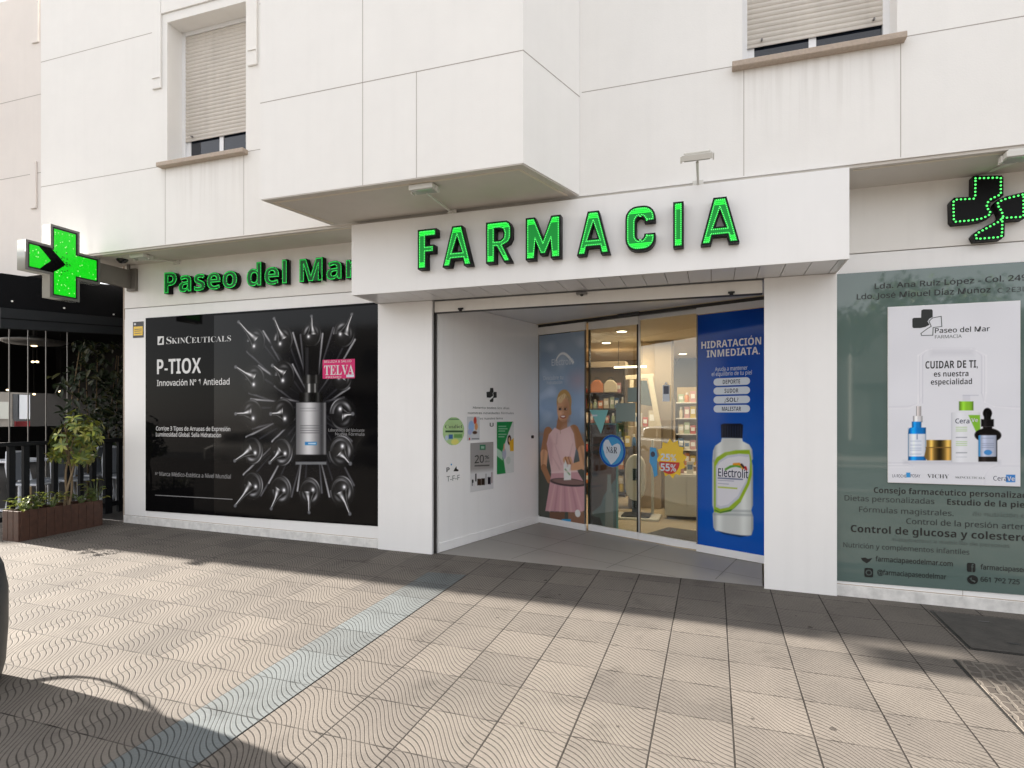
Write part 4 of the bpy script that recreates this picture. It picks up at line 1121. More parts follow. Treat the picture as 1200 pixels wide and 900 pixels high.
    cyl((834, 330), (930, 385), (20, 19, 20), .9); cyl((848, 384), (918, 420), (22, 20, 20), .9)
    put(img, ell(X, Z, *pq(885, 450), .094, .06, w), (20, 18, 18)); cyl((814, 440), (956, 650), (24, 20, 20), 1.0)
    cyl((820, 450), (950, 612), (178, 186, 208), .15, .25)
    put(img, pol(X, Z, rr_((814, 452), (828, 610)), w), (70, 150, 210))
    for yy in (470, 510, 524, 540): put(img, pol(X, Z, rr_((838, yy), (930, yy + 5)), w) * .5, (110, 120, 150))
    put(img, ell(X, Z, *pq(886, 580), .028, .022, w), (72, 140, 205))
    # maker marks along the foot
    put(img, pol(X, Z, rr_((270, 732), (300, 768)), w), (60, 150, 215)); put(img, pol(X, Z, rr_((1022, 748), (1092, 804)), w), (60, 130, 205))
    return img
printed('photo_print', VM, wb0.x + .004, wb1.x - .004, wb0.z + .004, wb1.z - .004, 230, 350, products, WB)
TV2 = lambda s, u0, u1, v, c, k='ink_black', st='sans', off=0., z=.0012: tline(s, u0, u1, v, c, 6.078, VM, k, WB, st, off, z)
TV2('Paseo del Mar', 1095.6, 1160, 390.3, 5.6, 'ink_black', 'sans', .014); TV2('FARMACIA', 1095.6, 1127, 396.8, 3.8, 'ink_faint')
TV2('CUIDAR DE TI,', 1084.4, 1145.8, 432, 8.6, 'ink_black', 'bold'); TV2('es nuestra', 1094.4, 1134.9, 441.5, 6.4, 'ink_black', 'bold', -.006); TV2('especialidad', 1090.8, 1139, 450.8, 6.4, 'ink_black', 'bold', -.006)
TV2('LA ROCHE', 1045.8, 1062, 559.3, 3.6, 'ink_navy'); TV2('POSAY', 1067, 1078.3, 559.3, 3.6, 'ink_navy'); TV2('VICHY', 1086.6, 1112, 560, 4.8, 'ink_black', 'serif', -.01)
TV2('SKINCEUTICALS', 1119.5, 1154, 560.5, 2.6, 'ink_faint', 'serif', -.01); TV2('Cera', 1164, 1180, 563, 5.2, 'ink_navy'); TV2('Ve', 1180.3, 1189, 563.3, 5, 'ink_white', 'bold')
TV2('Cera', 1119.5, 1136, 496, 5.4, 'ink_navy', 'sans', .01); TV2('Ve', 1138.3, 1146, 494.5, 4.6, 'ink_white', 'bold')
def lp_px(X, Y): q = at_y(980 + X / 5.295, 310 + Y / 5.295, 6.078); return (q.x, q.z)
k1 = [(528, 284), (540, 278), (592, 278), (598, 286), (598, 326), (578, 336), (566, 352), (578, 374), (552, 388), (520, 394), (478, 394), (472, 386), (472, 338), (480, 331), (526, 330)]
k2 = [(598, 332), (650, 322), (654, 384), (600, 390), (598, 438), (530, 440), (526, 428), (560, 402), (590, 384), (576, 352)]
shape_mesh('emblem_piece', [[lp_px(*p) for p in k1]], .0005, VM, 'ink_black', WB, .0012)
k2p = [lp_px(*p) for p in k2]
shape_mesh('emblem_piece', [inset(k2p, -.004), inset(k2p, .002)], .0005, VM, 'ink_faint', WB, .0012)

# ================================================================== ENTRANCE: things stuck on the side wall and on the door
SM = frame((P0.x + rn.x * .001, P0.y + rn.y * .001, 0), (rd.x, rd.y, 0))
def side_sz(u, v):
    p = hit(u, v, (P0.x, P0.y, 0), (rn.x, rn.y, 0)); return ((Vector((p.x, p.y)) - P0).dot(rd), p.z)
def sw(X, Y): return side_sz(500 + X / 6.43, 440 + Y / 6.43)
def w3(Mx, s, z): return tuple(Mx @ Vector((s, z, 0)))
def slettering(s, a, b, cap, Mx, k, par, st='sans', off=0., z=.0012):
    return lettering('lettering', s, Mx, a[0], b[0], a[1], cap, k, par, z, st, off)
se = tag(empty('wall_emblem', w3(SM, *sw(488, 200))), 'black split cross emblem with small lettering on the white entrance side wall', 'decal')
e1 = [(478, 94), (500, 94), (503, 122), (496, 136), (500, 152), (478, 168), (452, 166), (450, 124), (474, 122)]
e2 = [(505, 124), (526, 124), (527, 166), (503, 170), (500, 200), (476, 200), (475, 186), (500, 166), (504, 150), (500, 138)]
for e in (e1, e2): shape_mesh('emblem_piece', [[sw(*p) for p in e]], .001, SM, 'ink_black', se, .0004)
slettering('Abierto todos los días', sw(345, 250), sw(622, 250), .026, SM, 'ink_soft', se)
slettering('nuestras novedades fórmulas', sw(310, 290), sw(655, 290), .026, SM, 'ink_soft', se)
slettering('es nuestro lema', sw(400, 332), sw(572, 332), .026, SM, 'ink_soft', se)
ov = tag(empty('oval_sticker', w3(SM, *sw(203, 528))), 'round pale green sticker on the white entrance side wall', 'sticker')
c_ = sw(203, 420); rx = (sw(286, 420)[0] - sw(120, 420)[0]) / 2; rz = (sw(203, 312)[1] - sw(203, 528)[1]) / 2
def oval(X, Z):
    img = canvas(X, (176, 208, 150)); w = .01
    img += (vnoise(X, Z, 6, 2) * 14)[..., None]
    put(img, pol(X, Z, [sw(140, 415), sw(272, 415), sw(272, 428), sw(140, 428)], w), (54, 84, 60))
    put(img, pol(X, Z, [sw(165, 445), sw(196, 445), sw(196, 478), sw(165, 478)], w), (70, 110, 160))
    put(img, pol(X, Z, [sw(205, 442), sw(266, 442), sw(266, 470), sw(205, 470)], w), (110, 160, 92))
    put(img, ell(X, Z, *sw(212, 500), .07, .035, w), (226, 222, 120)); put(img, ell(X, Z, *sw(150, 470), .03, .03, w), (190, 205, 225))
    put(img, pol(X, Z, [sw(165, 326), sw(245, 326), sw(245, 334), sw(165, 334)], w), (98, 140, 100))
    return img
o = printed('sticker_print', SM, c_[0] - rx, c_[0] + rx, c_[1] - rz, c_[1] + rz, 60, 60, oval, ov, .0012)
bm = bmesh.new(); bm.from_mesh(o.data)                     # trim the sheet to its oval outline
Wi = SM.inverted() @ wmat(o)
kill = [v for v in bm.verts if ((((Wi @ v.co).x - c_[0]) / rx) ** 2 + (((Wi @ v.co).y - c_[1]) / rz) ** 2) > 1.0]
bmesh.ops.delete(bm, geom=kill, context='VERTS'); bm.to_mesh(o.data); bm.free()
slettering('Cosdiet', sw(138, 400), sw(266, 400), .045, SM, 'ink_soft', ov, 'serif', -.01, .002)
kd = tag(empty('small_sticker', w3(SM, *sw(350, 485))), 'little sticker of a blue and red drawing beside the oval sticker', 'sticker')
def kids(X, Z):
    img = canvas(X, (206, 208, 212)); w = .008
    put(img, ell(X, Z, *sw(335, 385), .055, .07, w), (150, 182, 226)); put(img, ell(X, Z, *sw(364, 340), .03, .045, w), (196, 70, 58))
    put(img, ell(X, Z, *sw(372, 385), .03, .045, w), (212, 150, 100)); put(img, ell(X, Z, *sw(325, 425), .04, .035, w), (170, 178, 214)); put(img, ell(X, Z, *sw(362, 430), .045, .02, w), (86, 62, 52))
    put(img, ell(X, Z, *sw(322, 478), .014, .014, w), (196, 50, 44)); put(img, pol(X, Z, [sw(338, 474), sw(394, 474), sw(394, 480), sw(338, 480)], w), (90, 90, 96))
    return img
printed('sticker_print', SM, sw(304, 0)[0], sw(398, 0)[0], sw(350, 488)[1], sw(350, 310)[1], 40, 50, kids, kd, .0012)
us = tag(empty('small_decal', w3(SM, *sw(488, 388))), 'tiny dark U decal under the lettering of the side wall', 'sticker')
slettering('U', sw(474, 386), sw(503, 386), .048, SM, 'ink_soft', us, 'bold')
lf = tag(empty('green_leaflet', w3(SM, *sw(590, 740))), 'green and white leaflet taped to the entrance side wall', 'poster')
def leaflet(X, Z):
    img = canvas(X, (216, 220, 218)); w = .008
    put(img, pol(X, Z, [sw(520, 350), sw(648, 346), sw(615, 430), sw(570, 570), sw(595, 740), sw(520, 745)], w), (28, 140, 74))
    put(img, pol(X, Z, [sw(520, 540), sw(566, 575), sw(572, 640), sw(520, 600)], w), (180, 212, 190))
    for yy, x1 in ((380, 598), (398, 608), (415, 590), (440, 600), (458, 585)): put(img, pol(X, Z, [sw(540, yy), sw(x1, yy), sw(x1, yy + 7), sw(540, yy + 7)], w) * .7, (200, 226, 208))
    put(img, ell(X, Z, *sw(622, 486), .045, .065, w), (58, 42, 36)); put(img, ell(X, Z, *sw(622, 485), .022, .035, w), (214, 170, 142))
    put(img, pol(X, Z, [sw(622, 500), sw(655, 470), sw(656, 570), sw(628, 570)], w), (226, 176, 40)); put(img, ell(X, Z, *sw(583, 590), .045, .07, w), (172, 178, 196))
    put(img, cap_(X, Z, sw(584, 520), sw(580, 560), .012, .016, w), (210, 160, 130)); put(img, ell(X, Z, *sw(615, 640), .05, .05, w), (196, 206, 200))
    return img
printed('sheet', SM, sw(528, 0)[0], sw(655, 0)[0], sw(590, 738)[1], sw(590, 348)[1], 44, 110, leaflet, lf, .0014)
gp = tag(empty('grey_poster', w3(SM, *sw(415, 868))), 'grey and white offer poster with 20% in black on the side wall', 'poster')
def offer(X, Z):
    img = canvas(X, (212, 212, 214)); w = .008
    t = np.clip((Z - sw(415, 735)[1]) / .06, 0, 1); img += ((np.array((158, 155, 153)) - img) * t[..., None])
    put(img, pol(X, Z, [sw(400, 522), sw(442, 522), sw(442, 560), sw(400, 560)], w), (52, 116, 84))
    put(img, pol(X, Z, [sw(408, 532), sw(434, 532), sw(434, 552), sw(408, 552)], w), (150, 190, 165))
    put(img, pol(X, Z, [sw(360, 676), sw(472, 672), sw(472, 682), sw(360, 686)], w), (84, 82, 82))
    for x0, x1, y0_, y1_, c in ((340, 352, 785, 832, (24, 22, 24)), (365, 374, 740, 798, (30, 28, 30)), (380, 410, 778, 828, (44, 30, 28)), (412, 438, 775, 826, (38, 28, 28)), (458, 482, 765, 820, (34, 30, 40)), (443, 448, 740, 822, (90, 92, 96)), (486, 494, 728, 810, (150, 128, 130)), (344, 360, 808, 836, (200, 200, 204))):
        put(img, pol(X, Z, [sw(x0, y0_), sw(x1, y0_), sw(x1, y1_), sw(x0, y1_)], w * .7), c)
    return img
printed('sheet', SM, sw(328, 0)[0], sw(502, 0)[0], sw(415, 866)[1], sw(415, 505)[1], 60, 100, offer, gp, .0014)
slettering('20', sw(360, 662), sw(430, 660), .093, SM, 'ink_black', gp, 'sans', .014, .0022)
slettering('%', sw(436, 630), sw(470, 628), .045, SM, 'ink_black', gp, 'sans', .01, .0022); slettering('dto', sw(438, 655), sw(472, 655), .02, SM, 'ink_black', gp, 'sans', .01, .0022)
nt_ = tag(empty('door_notice', w3(SM, *sw(200, 800))), 'black and grey pictogram notice low on the white side wall', 'sticker')
slettering('P', sw(148, 728), sw(172, 728), .052, SM, 'ink_black', nt_, 'bold'); slettering("'", sw(180, 700), sw(190, 700), .052, SM, 'ink_sky', nt_, 'bold')
shape_mesh('arrow_mark', [[sw(200, 722), sw(222, 684), sw(226, 704), sw(240, 712), sw(236, 722)]], .0006, SM, 'ink_black', nt_, .001)
slettering('T-F-F', sw(150, 800), sw(248, 800), .06, SM, 'ink_faint', nt_, 'sans')
ph_ = tag(empty('door_stop', w3(SM, *sw(793, 462))), 'small dark round stud on the side wall near the glass door', 'stud')
q = sw(793, 462); mb = MB(); c3 = Vector(w3(SM, *q)); mb.tube([c3, c3 + Vector((rn.x, rn.y, 0)) * .02], .022, 'black', 14); mb.build('stud_body', ph_)

def ds(u, v, off): return door_sz(u, v, off)
def DFo(off): return frame((dO.x + DN.x * off, dO.y + DN.y * off, 0), (dX.x, dX.y, 0))
# left fixed panel: tennis player poster
WP = tag(empty('sport_poster', w3(DF, .4, .16)), 'tall sky blue poster of a smiling tennis player in pink on the door glass', 'poster')
OF = .020
def wq(X, Y): return ds(620 + X / 5, 460 + Y / 5, OF)
def tennis(X, Z):
    img = canvas(X, (124, 156, 204)); w = .008
    t = np.clip((Z - 1.3) / 1.4, 0, 1)[..., None]
    img += (np.array((112, 128, 146)) - img) * t * .8
    img += (vnoise(X, Z, 1.3, 8) * 16 + np.clip(vnoise(X, Z, 3.4, 18), 0, 1) * 46 * (Z > 1.4))[..., None] * np.array((1, .9, .75))
    put(img, sstep((Z - 1.32) * .6, .5) , (52, 54, 48))
    put(img, sstep(np.abs(Z - 1.36) - .03, .05) * .5, (120, 92, 80))
    skin, skd = (192, 134, 96), (138, 88, 58)
    def P(l): return [wq(*p) for p in l]
    put(img, pol(X, Z, P([(120, 700), (210, 700), (205, 800), (120, 800)]), w), (86, 58, 44)); put(img, pol(X, Z, P([(228, 690), (320, 680), (330, 800), (232, 800)]), w), (112, 76, 58))
    put(img, ell(X, Z, *wq(205, 55), .125, .17, w), (164, 122, 66)); put(img, cap_(X, Z, wq(225, 40), wq(238, 120), .05, .03, w), (150, 116, 74))
    put(img, cap_(X, Z, wq(195, 150), wq(192, 205), .075, .095, w), skd)
    put(img, ell(X, Z, *wq(200, 98), .105, .175, w), skin); put(img, ell(X, Z, *wq(216, 112), .06, .13, .06) * .5, skd)
    put(img, cap_(X, Z, wq(182, 42), wq(206, 18), .045, .03, w), (204, 168, 116))
    for ex_ in (183, 214): put(img, ell(X, Z, *wq(ex_, 97), .030, .017, w), (44, 28, 26))
    put(img, ell(X, Z, *wq(199, 142), .050, .024, w), (122, 48, 44)); put(img, ell(X, Z, *wq(199, 140), .036, .011, w * .6), (240, 232, 226)); put(img, ell(X, Z, *wq(200, 118), .014, .02, w), (178, 126, 98))
    for pts, r in ((((112, 232), (88, 360), (86, 440), (118, 515)), (.075, .065, .05, .04)), (((262, 225), (312, 340), (322, 430)), (.085, .07, .055))):
        for i in range(len(pts) - 1): put(img, cap_(X, Z, wq(*pts[i]), wq(*pts[i + 1]), r[i], r[i + 1], w), skin if i % 2 else skd)
    top = P([(150, 205), (182, 222), (216, 208), (240, 196), (262, 240), (274, 330), (262, 400), (256, 470), (132, 478), (118, 390), (104, 300), (116, 246)])
    put(img, pol(X, Z, top, w), (206, 164, 166)); put(img, pol(X, Z, P([(104, 300), (118, 246), (142, 300), (134, 420), (120, 400)]), .05) * .6, (168, 122, 128)); put(img, ell(X, Z, *wq(222, 300), .12, .22, .1) * .5, (226, 188, 186))
    put(img, cap_(X, Z, wq(182, 215), wq(184, 240), .004, .004, w), (150, 110, 90))
    sk = P([(132, 462), (280, 455), (318, 520), (338, 610), (330, 690), (285, 702), (95, 694), (112, 590)])
    put(img, pol(X, Z, sk, w), (182, 128, 136))
    for i, x_ in enumerate((120, 150, 182, 212, 246, 280, 308)):
        put(img, cap_(X, Z, wq(200 + (x_ - 200) * .55, 520), wq(x_, 692), .008, .018, .02) * .55, (150, 98, 108) if i % 2 else (206, 158, 162))
    put(img, ell(X, Z, *wq(228, 526), .31, .055, w), (44, 36, 38)); put(img, ell(X, Z, *wq(228, 522), .27, .038, w), (104, 76, 72))
    for pts, r in ((((322, 420), (250, 440)), (.055, .05)), (((250, 440), (214, 396)), (.05, .045))):
        put(img, cap_(X, Z, wq(*pts[0]), wq(*pts[1]), r[0], r[1], w), skin)
    put(img, pol(X, Z, P([(202, 420), (244, 420), (246, 512), (204, 514)]), w), (220, 222, 220)); put(img, cap_(X, Z, wq(222, 405), wq(222, 425), .035, .05, w), (214, 214, 214)); put(img, cap_(X, Z, wq(212, 450), wq(238, 480), .012, .012, w), (120, 150, 110))
    for k_ in range(4): put(img, cap_(X, Z, wq(214 + k_ * 9, 382), wq(226 + k_ * 9, 416), .017, .014, w), skin if k_ % 2 else skd)
    put(img, pol(X, Z, P([(192, 742), (245, 742), (245, 770), (192, 768)]), w), (40, 128, 190)); put(img, ell(X, Z, *wq(285, 708), .045, .05, w), (206, 206, 206))
    put(img, ell(X, Z, *wq(228, 105), .035, .15, .05) * .55, (146, 98, 72)); put(img, ell(X, Z, *wq(184, 122), .03, .03, .05) * .5, (226, 170, 140)); put(img, ell(X, Z, *wq(196, 168), .08, .02, .03) * .6, (128, 84, 62))
    for i in range(7): put(img, cap_(X, Z, wq(172 + i * 9, 30 - abs(i - 3) * -3), wq(190 + i * 4, 12), .004, .003, .006) * .5, (136, 104, 62) if i % 2 else (226, 196, 146))
    for ex_ in (183, 214): put(img, cap_(X, Z, wq(ex_ - 9, 86), wq(ex_ + 9, 85), .006, .005, .006) * .8, (112, 80, 54)); put(img, ell(X, Z, *wq(ex_ + 6, 97), .007, .006, .006) * .8, (226, 220, 214))
    for a_, b_ in (((150, 300), (190, 420)), ((255, 300), (225, 430)), ((140, 380), (180, 450)), ((262, 380), (240, 455)), ((165, 240), (160, 300))): put(img, cap_(X, Z, wq(*a_), wq(*b_), .006, .012, .02) * .45, (164, 118, 124))
    for a_, b_ in (((96, 250), (80, 420)), ((300, 300), (324, 420))): put(img, cap_(X, Z, wq(*a_), wq(*b_), .02, .012, .03) * .5, (122, 80, 58))
    put(img, cap_(X, Z, wq(132, 468), wq(282, 460), .012, .012, .02) * .7, (232, 206, 206))
    g = ds(0, 0, OF)
    img[:] = np.clip(262 * (np.clip(img, 0, 255) / 255) ** .74, 0, 250)
    for i in range(14): a_, b_ = i / 14, (i + 1) / 14; put(img, cap_(X, Z, ds(651.5 + 20 * a_, 423 - 9.5 * math.sin(math.pi * a_ ** .8) + 1.5 * a_, OF), ds(651.5 + 20 * b_, 423 - 9.5 * math.sin(math.pi * b_ ** .8) + 1.5 * b_, OF), .008 + .022 * a_ * (1 - a_ * .6), .008 + .022 * b_ * (1 - b_ * .6), w), (232, 236, 240))
    put(img, ell(X, Z, *ds(677, 446, OF), .12, .10, .2) * .5, (196, 160, 170))
    return img
printed('poster_print', DFo(OF), .015, .786, .158, 2.745, 110, 360, tennis, WP, 0)
a, b_ = ds(646.5, 428.5, OF), ds(672, 425, OF); slettering('Electrolit', a, b_, .085, DFo(OF), 'ink_pale', WP, 'sans', .015, .001)
a, b_ = ds(637, 445.5, OF), ds(660, 444, OF); slettering('Descubre tu', a, b_, .055, DFo(OF), 'ink_pale', WP, 'sans', 0, .001)
a, b_ = ds(641, 450.5, OF), ds(659, 449, OF); slettering('hidratación', a, b_, .045, DFo(OF), 'ink_pale', WP, 'sans', 0, .001)
# right fixed panel: drink poster
EP = tag(empty('drink_poster', w3(DF, 2.75, .1)), 'royal blue poster of a clear drink bottle with white headline at the door', 'poster')
def eq(X, Y): return ds(740 + X / 5, 480 + Y / 5, OF)
def drink(X, Z):
    img = canvas(X, (14, 66, 158)); w = .010
    img += (vnoise(X, Z, 1.6, 11) * 10)[..., None] * np.array((.4, .8, 1))
    t = np.clip((2.75 - Z) / 2.6, 0, 1)[..., None]; img += (np.array((6, 78, 176)) - img) * t * .6
    put(img, ell(X, Z, *eq(590, 420), .75, 1.0, .9) * .35, (36, 110, 200))
    def P(l): return [eq(*p) for p in l]
    body = P([(530, 166), (648, 166), (652, 185), (690, 205), (708, 235), (712, 290), (704, 300), (712, 330), (712, 560), (702, 590), (714, 630), (714, 700), (704, 735), (680, 742), (600, 732), (520, 716), (492, 710), (480, 690), (476, 610), (484, 596), (474, 560), (474, 300), (478, 240), (490, 212), (524, 188)])
    m = pol(X, Z, body, w)
    x0, x1 = eq(474, 400)[0], eq(712, 400)[0]; f = np.clip((X - x0) / (x1 - x0), 0, 1)
    g = 204 + 26 * np.exp(-((f - .18) / .08) ** 2) - 26 * np.exp(-((f - .06) / .04) ** 2) + 26 * np.exp(-((f - .78) / .1) ** 2) - 40 * np.exp(-((f - .985) / .03) ** 2)
    col = np.stack([g * .99, g * 1.01, g * 1.0], -1)
    img[:] = img + (col - img) * m[..., None]
    for yy in (300, 590, 612): put(img, cap_(X, Z, eq(480, yy), eq(708, yy + 6), .012, .012, .02) * m * .5, (132, 142, 148))
    lab = P([(692, 236), (612, 238), (548, 250), (500, 280), (484, 310), (484, 600), (520, 608), (580, 596), (640, 540), (690, 440), (706, 380), (704, 300)])
    put(img, pol(X, Z, lab, w), (150, 182, 46)); put(img, pol(X, Z, P([(484, 590), (520, 606), (580, 596), (640, 540), (600, 580), (520, 600), (490, 585)]), w), (70, 118, 50))
    lab2 = P([(690, 262), (630, 258), (560, 268), (512, 300), (494, 330), (494, 570), (520, 582), (570, 572), (630, 520), (676, 430), (692, 370), (696, 310)])
    put(img, pol(X, Z, lab2, w), (196, 200, 214))
    lab3 = P([(686, 278), (630, 272), (565, 282), (518, 310), (502, 336), (502, 555), (522, 566), (566, 556), (622, 506), (668, 420), (686, 362), (690, 310)])
    put(img, pol(X, Z, lab3, w), (222, 222, 230))
    for pts, c in ((((552, 350), (580, 334), (612, 328), (640, 336)), (96, 160, 60)), (((600, 320), (630, 318), (648, 330), (652, 345)), (230, 150, 40)), (((645, 322), (660, 340)), (60, 48, 50)), (((668, 338), (672, 350)), (190, 40, 44))):
        for i in range(len(pts) - 1): put(img, cap_(X, Z, eq(*pts[i]), eq(*pts[i + 1]), .012, .012, w), c)
    put(img, pol(X, Z, P([(506, 398), (652, 406), (652, 412), (506, 404)]), w), (70, 84, 120))
    for yy, x1_ in ((412, 600), (430, 570)): put(img, pol(X, Z, P([(506, yy), (x1_, yy + 5), (x1_, yy + 9), (506, yy + 4)]), w * .6) * .6, (110, 118, 150))
    put(img, pol(X, Z, P([(506, 450), (620, 458), (620, 466), (506, 458)]), w), (178, 200, 70))
    cp = P([(524, 88), (540, 82), (640, 82), (654, 90), (650, 168), (526, 164)])
    put(img, pol(X, Z, cp, w), (14, 20, 38))
    for i in range(8): put(img, cap_(X, Z, eq(534 + i * 15, 96), eq(534 + i * 15, 158), .004, .004, .008) * .6, (44, 58, 88))
    put(img, pol(X, Z, P([(500, 708), (560, 724), (640, 736), (700, 738), (640, 748), (540, 730)]), w) * .7, (20, 40, 60))
    return img
printed('poster_print', DFo(OF), 2.358, 3.15, .09, 2.778, 150, 420, drink, EP, 0)
def E_(s, u0, u1, v, capz, k='ink_pale', st='sans', off=0., z=.001): a = ds(u0, v, OF); b_ = ds(u1, v, OF); return slettering(s, a, b_, capz, DFo(OF), k, EP, st, off, z)
M['ink_pale'].node_tree.nodes['Principled BSDF'].inputs['Base Color'].default_value = (*lin((206, 216, 228)), 1)
E_('HIDRATACIÓN', 822, 892, 408.8, .080, 'ink_white', 'bold', .0); E_('INMEDIATA.', 828.3, 890.5, 419, .080, 'ink_white', 'bold', .0)
E_('Ayuda a mantener', 838, 876, 435, .045); E_('el equilibrio de tu piel', 834, 881, 440.8, .045)
for s, v0 in (('DEPORTE', 443.4), ('SUDOR', 453.8), ('¿SOL?', 464.2), ('MALESTAR', 474.6)):
    a, b_ = ds(836.2, v0 + 9, OF), ds(879, v0, OF)
    zc = a[1] + .05; hh = .041; r = hh; pts = []
    zc = (a[1] + ds(836.2, v0, OF)[1]) / 2
    for cx_, s0 in ((b_[0] - r, -90), (a[0] + r, 90)): pts += [(cx_ + r * math.cos(R(s0 + i * 22.5)), zc + r * math.sin(R(s0 + i * 22.5))) for i in range(9)]
    o = shape_mesh('caption_pill', [pts], .0006, DFo(OF), 'ink_pale', EP, .001)
    wdt = (b_[0] - a[0]) * (.048 * len(s) + .14)
    lettering('lettering', s, DFo(OF), (a[0] + b_[0]) / 2 - wdt / 2, (a[0] + b_[0]) / 2 + wdt / 2, zc - .024, .046, 'ink_navy', EP, .0022, 'bold')
a, b_ = eq(508, 390), eq(684, 398); lettering('lettering', 'Electrolit', DFo(OF), a[0], b_[0], a[1], .088, 'ink_navy', EP, .001, 'sans', .014)
# stickers on the sliding leaves
OL = -.034
LF_ = DFo(OL)
def dq(X, Y): return ds(660 + X / 6.43, 420 + Y / 6.43, OL)
pn = tag(empty('pennant_sticker', w3(LF_, *dq(285, 570))), 'pale teal triangular pennant sticker on the left sliding glass leaf', 'sticker')
shape_mesh('pennant', [[dq(200, 388), dq(285, 570), dq(340, 388)]], .001, LF_, 'ink_teal', pn, .001)
rect('pennant_mark', dq(216, 0)[0], dq(258, 0)[0], dq(230, 436)[1], dq(230, 424)[1], LF_, 'ink_pale', pn, .0022)
hs = tag(empty('heart_sticker', w3(LF_, *dq(370, 820))), 'round blue sticker with a pale heart and N&R letters on the glass leaf', 'sticker')
cc = dq(370, 697); rx = (dq(467, 697)[0] - dq(272, 697)[0]) / 2; rz = (dq(370, 575)[1] - dq(370, 820)[1]) / 2
shape_mesh('disc', [[(cc[0] + rx * math.cos(2 * math.pi * i / 40), cc[1] + rz * math.sin(2 * math.pi * i / 40)) for i in range(40)]], .001, LF_, 'ink_sky', hs, .001)
shape_mesh('disc_ring', [[(cc[0] + rx * .98 * math.cos(2 * math.pi * i / 40), cc[1] + rz * .98 * math.sin(2 * math.pi * i / 40)) for i in range(40)], [(cc[0] + rx * .86 * math.cos(2 * math.pi * i / 40), cc[1] + rz * .86 * math.sin(2 * math.pi * i / 40)) for i in range(40)]], .0006, LF_, 'ink_blue', hs, .0022)
shape_mesh('heart', [[dq(362, 800), dq(318, 735), dq(302, 680), dq(305, 640), dq(320, 614), dq(342, 612), dq(368, 662), dq(388, 648), (dq(410, 640)), dq(428, 652), dq(434, 690), dq(420, 735), dq(392, 775)]], .0006, LF_, 'ink_pale', hs, .0022)
slettering('N&R', dq(326, 712), dq(408, 716), .085, LF_, 'ink_navy', hs, 'serif', 0, .003)
ss_ = tag(empty('sun_sticker', w3(LF_, *dq(818, 890))), 'yellow sun shaped offer sticker with 25% and 55% on the glass leaf', 'sticker')
cc = dq(815, 755); rx = (dq(932, 755)[0] - dq(703, 755)[0]) / 2; rz = rx * 1.22
pts = []
for i in range(24):
    q_ = 1.0 if i % 2 == 0 else .80
    pts.append((cc[0] + rx * q_ * math.cos(2 * math.pi * i / 24 + .1), cc[1] + rz * q_ * math.sin(2 * math.pi * i / 24 + .1)))
shape_mesh('sun_shape', [pts], .001, LF_, 'ink_yellow', ss_, .001)
r2 = rx * .68; zc = dq(800, 780)[1]; xc = dq(800, 800)[0]
shape_mesh('red_half', [[(xc + r2 * math.cos(R(180 + i * 12)), zc + r2 * 1.1 * math.sin(R(180 + i * 12))) for i in range(16)]], .0006, LF_, 'ink_red', ss_, .0022)
slettering('25%', dq(735, 768), dq(852, 772), .082, LF_, 'ink_pale', ss_, 'bold', .012, .003); slettering('55%', dq(735, 845), dq(852, 850), .088, LF_, 'ink_pale', ss_, 'bold', .012, .0036)
pic = tag(empty('pictogram_sticker', w3(LF_, *dq(680, 890))), 'blue person pictogram sticker beside the yellow sun sticker', 'sticker')
shape_mesh('pictogram', [[dq(655, 668), dq(700, 675), dq(712, 740), dq(706, 800), dq(712, 880), dq(686, 895), dq(672, 820), dq(650, 780)]], .001, LF_, 'ink_sky', pic, .001)
shape_mesh('pictogram_face', [[(dq(676, 722)[0] + .03 * math.cos(2 * math.pi * i / 14), dq(676, 722)[1] + .035 * math.sin(2 * math.pi * i / 14)) for i in range(14)]], .0006, LF_, 'ink_navy', pic, .0022)
M['frost'] = mat('frosted_film', (.20, .26, .245), .25)
for n_, (a, b_), lab in (('frosted_square', ((398, 475), (545, 335)), 'larger grey green frosted square on the glass leaf edge'), ('frosted_square', ((486, 330), (620, 216)), 'smaller grey green frosted square across the leaf joint')):
    t = tag(empty(n_, w3(LF_, *dq(*a))), lab, 'sticker', 'frosted squares on the sliding leaves')
    q0, q1 = dq(*a), dq(*b_); s0, s1 = q0[0], min(q1[0], 1.535)
    rect('film', s0, s1, q0[1], q1[1], LF_, 'frost', t, .001)
ck = tag(empty('clear_label', w3(LF_, *dq(775, 320))), 'white and navy number label on the right sliding leaf', 'sticker')
q0, q1 = dq(750, 325), dq(803, 200); rect('label_card', q0[0], q1[0], q0[1], q1[1], LF_, 'ink_pale', ck, .001)
rect('label_field', q0[0] + .012, q1[0] - .012, q0[1] + .09, q1[1] - .012, LF_, 'ink_navy', ck, .0022)
slettering('9', (q0[0] + .026, q0[1] + .12), (q1[0] - .026, 0), .11, LF_, 'ink_pale', ck, 'bold', 0, .003)

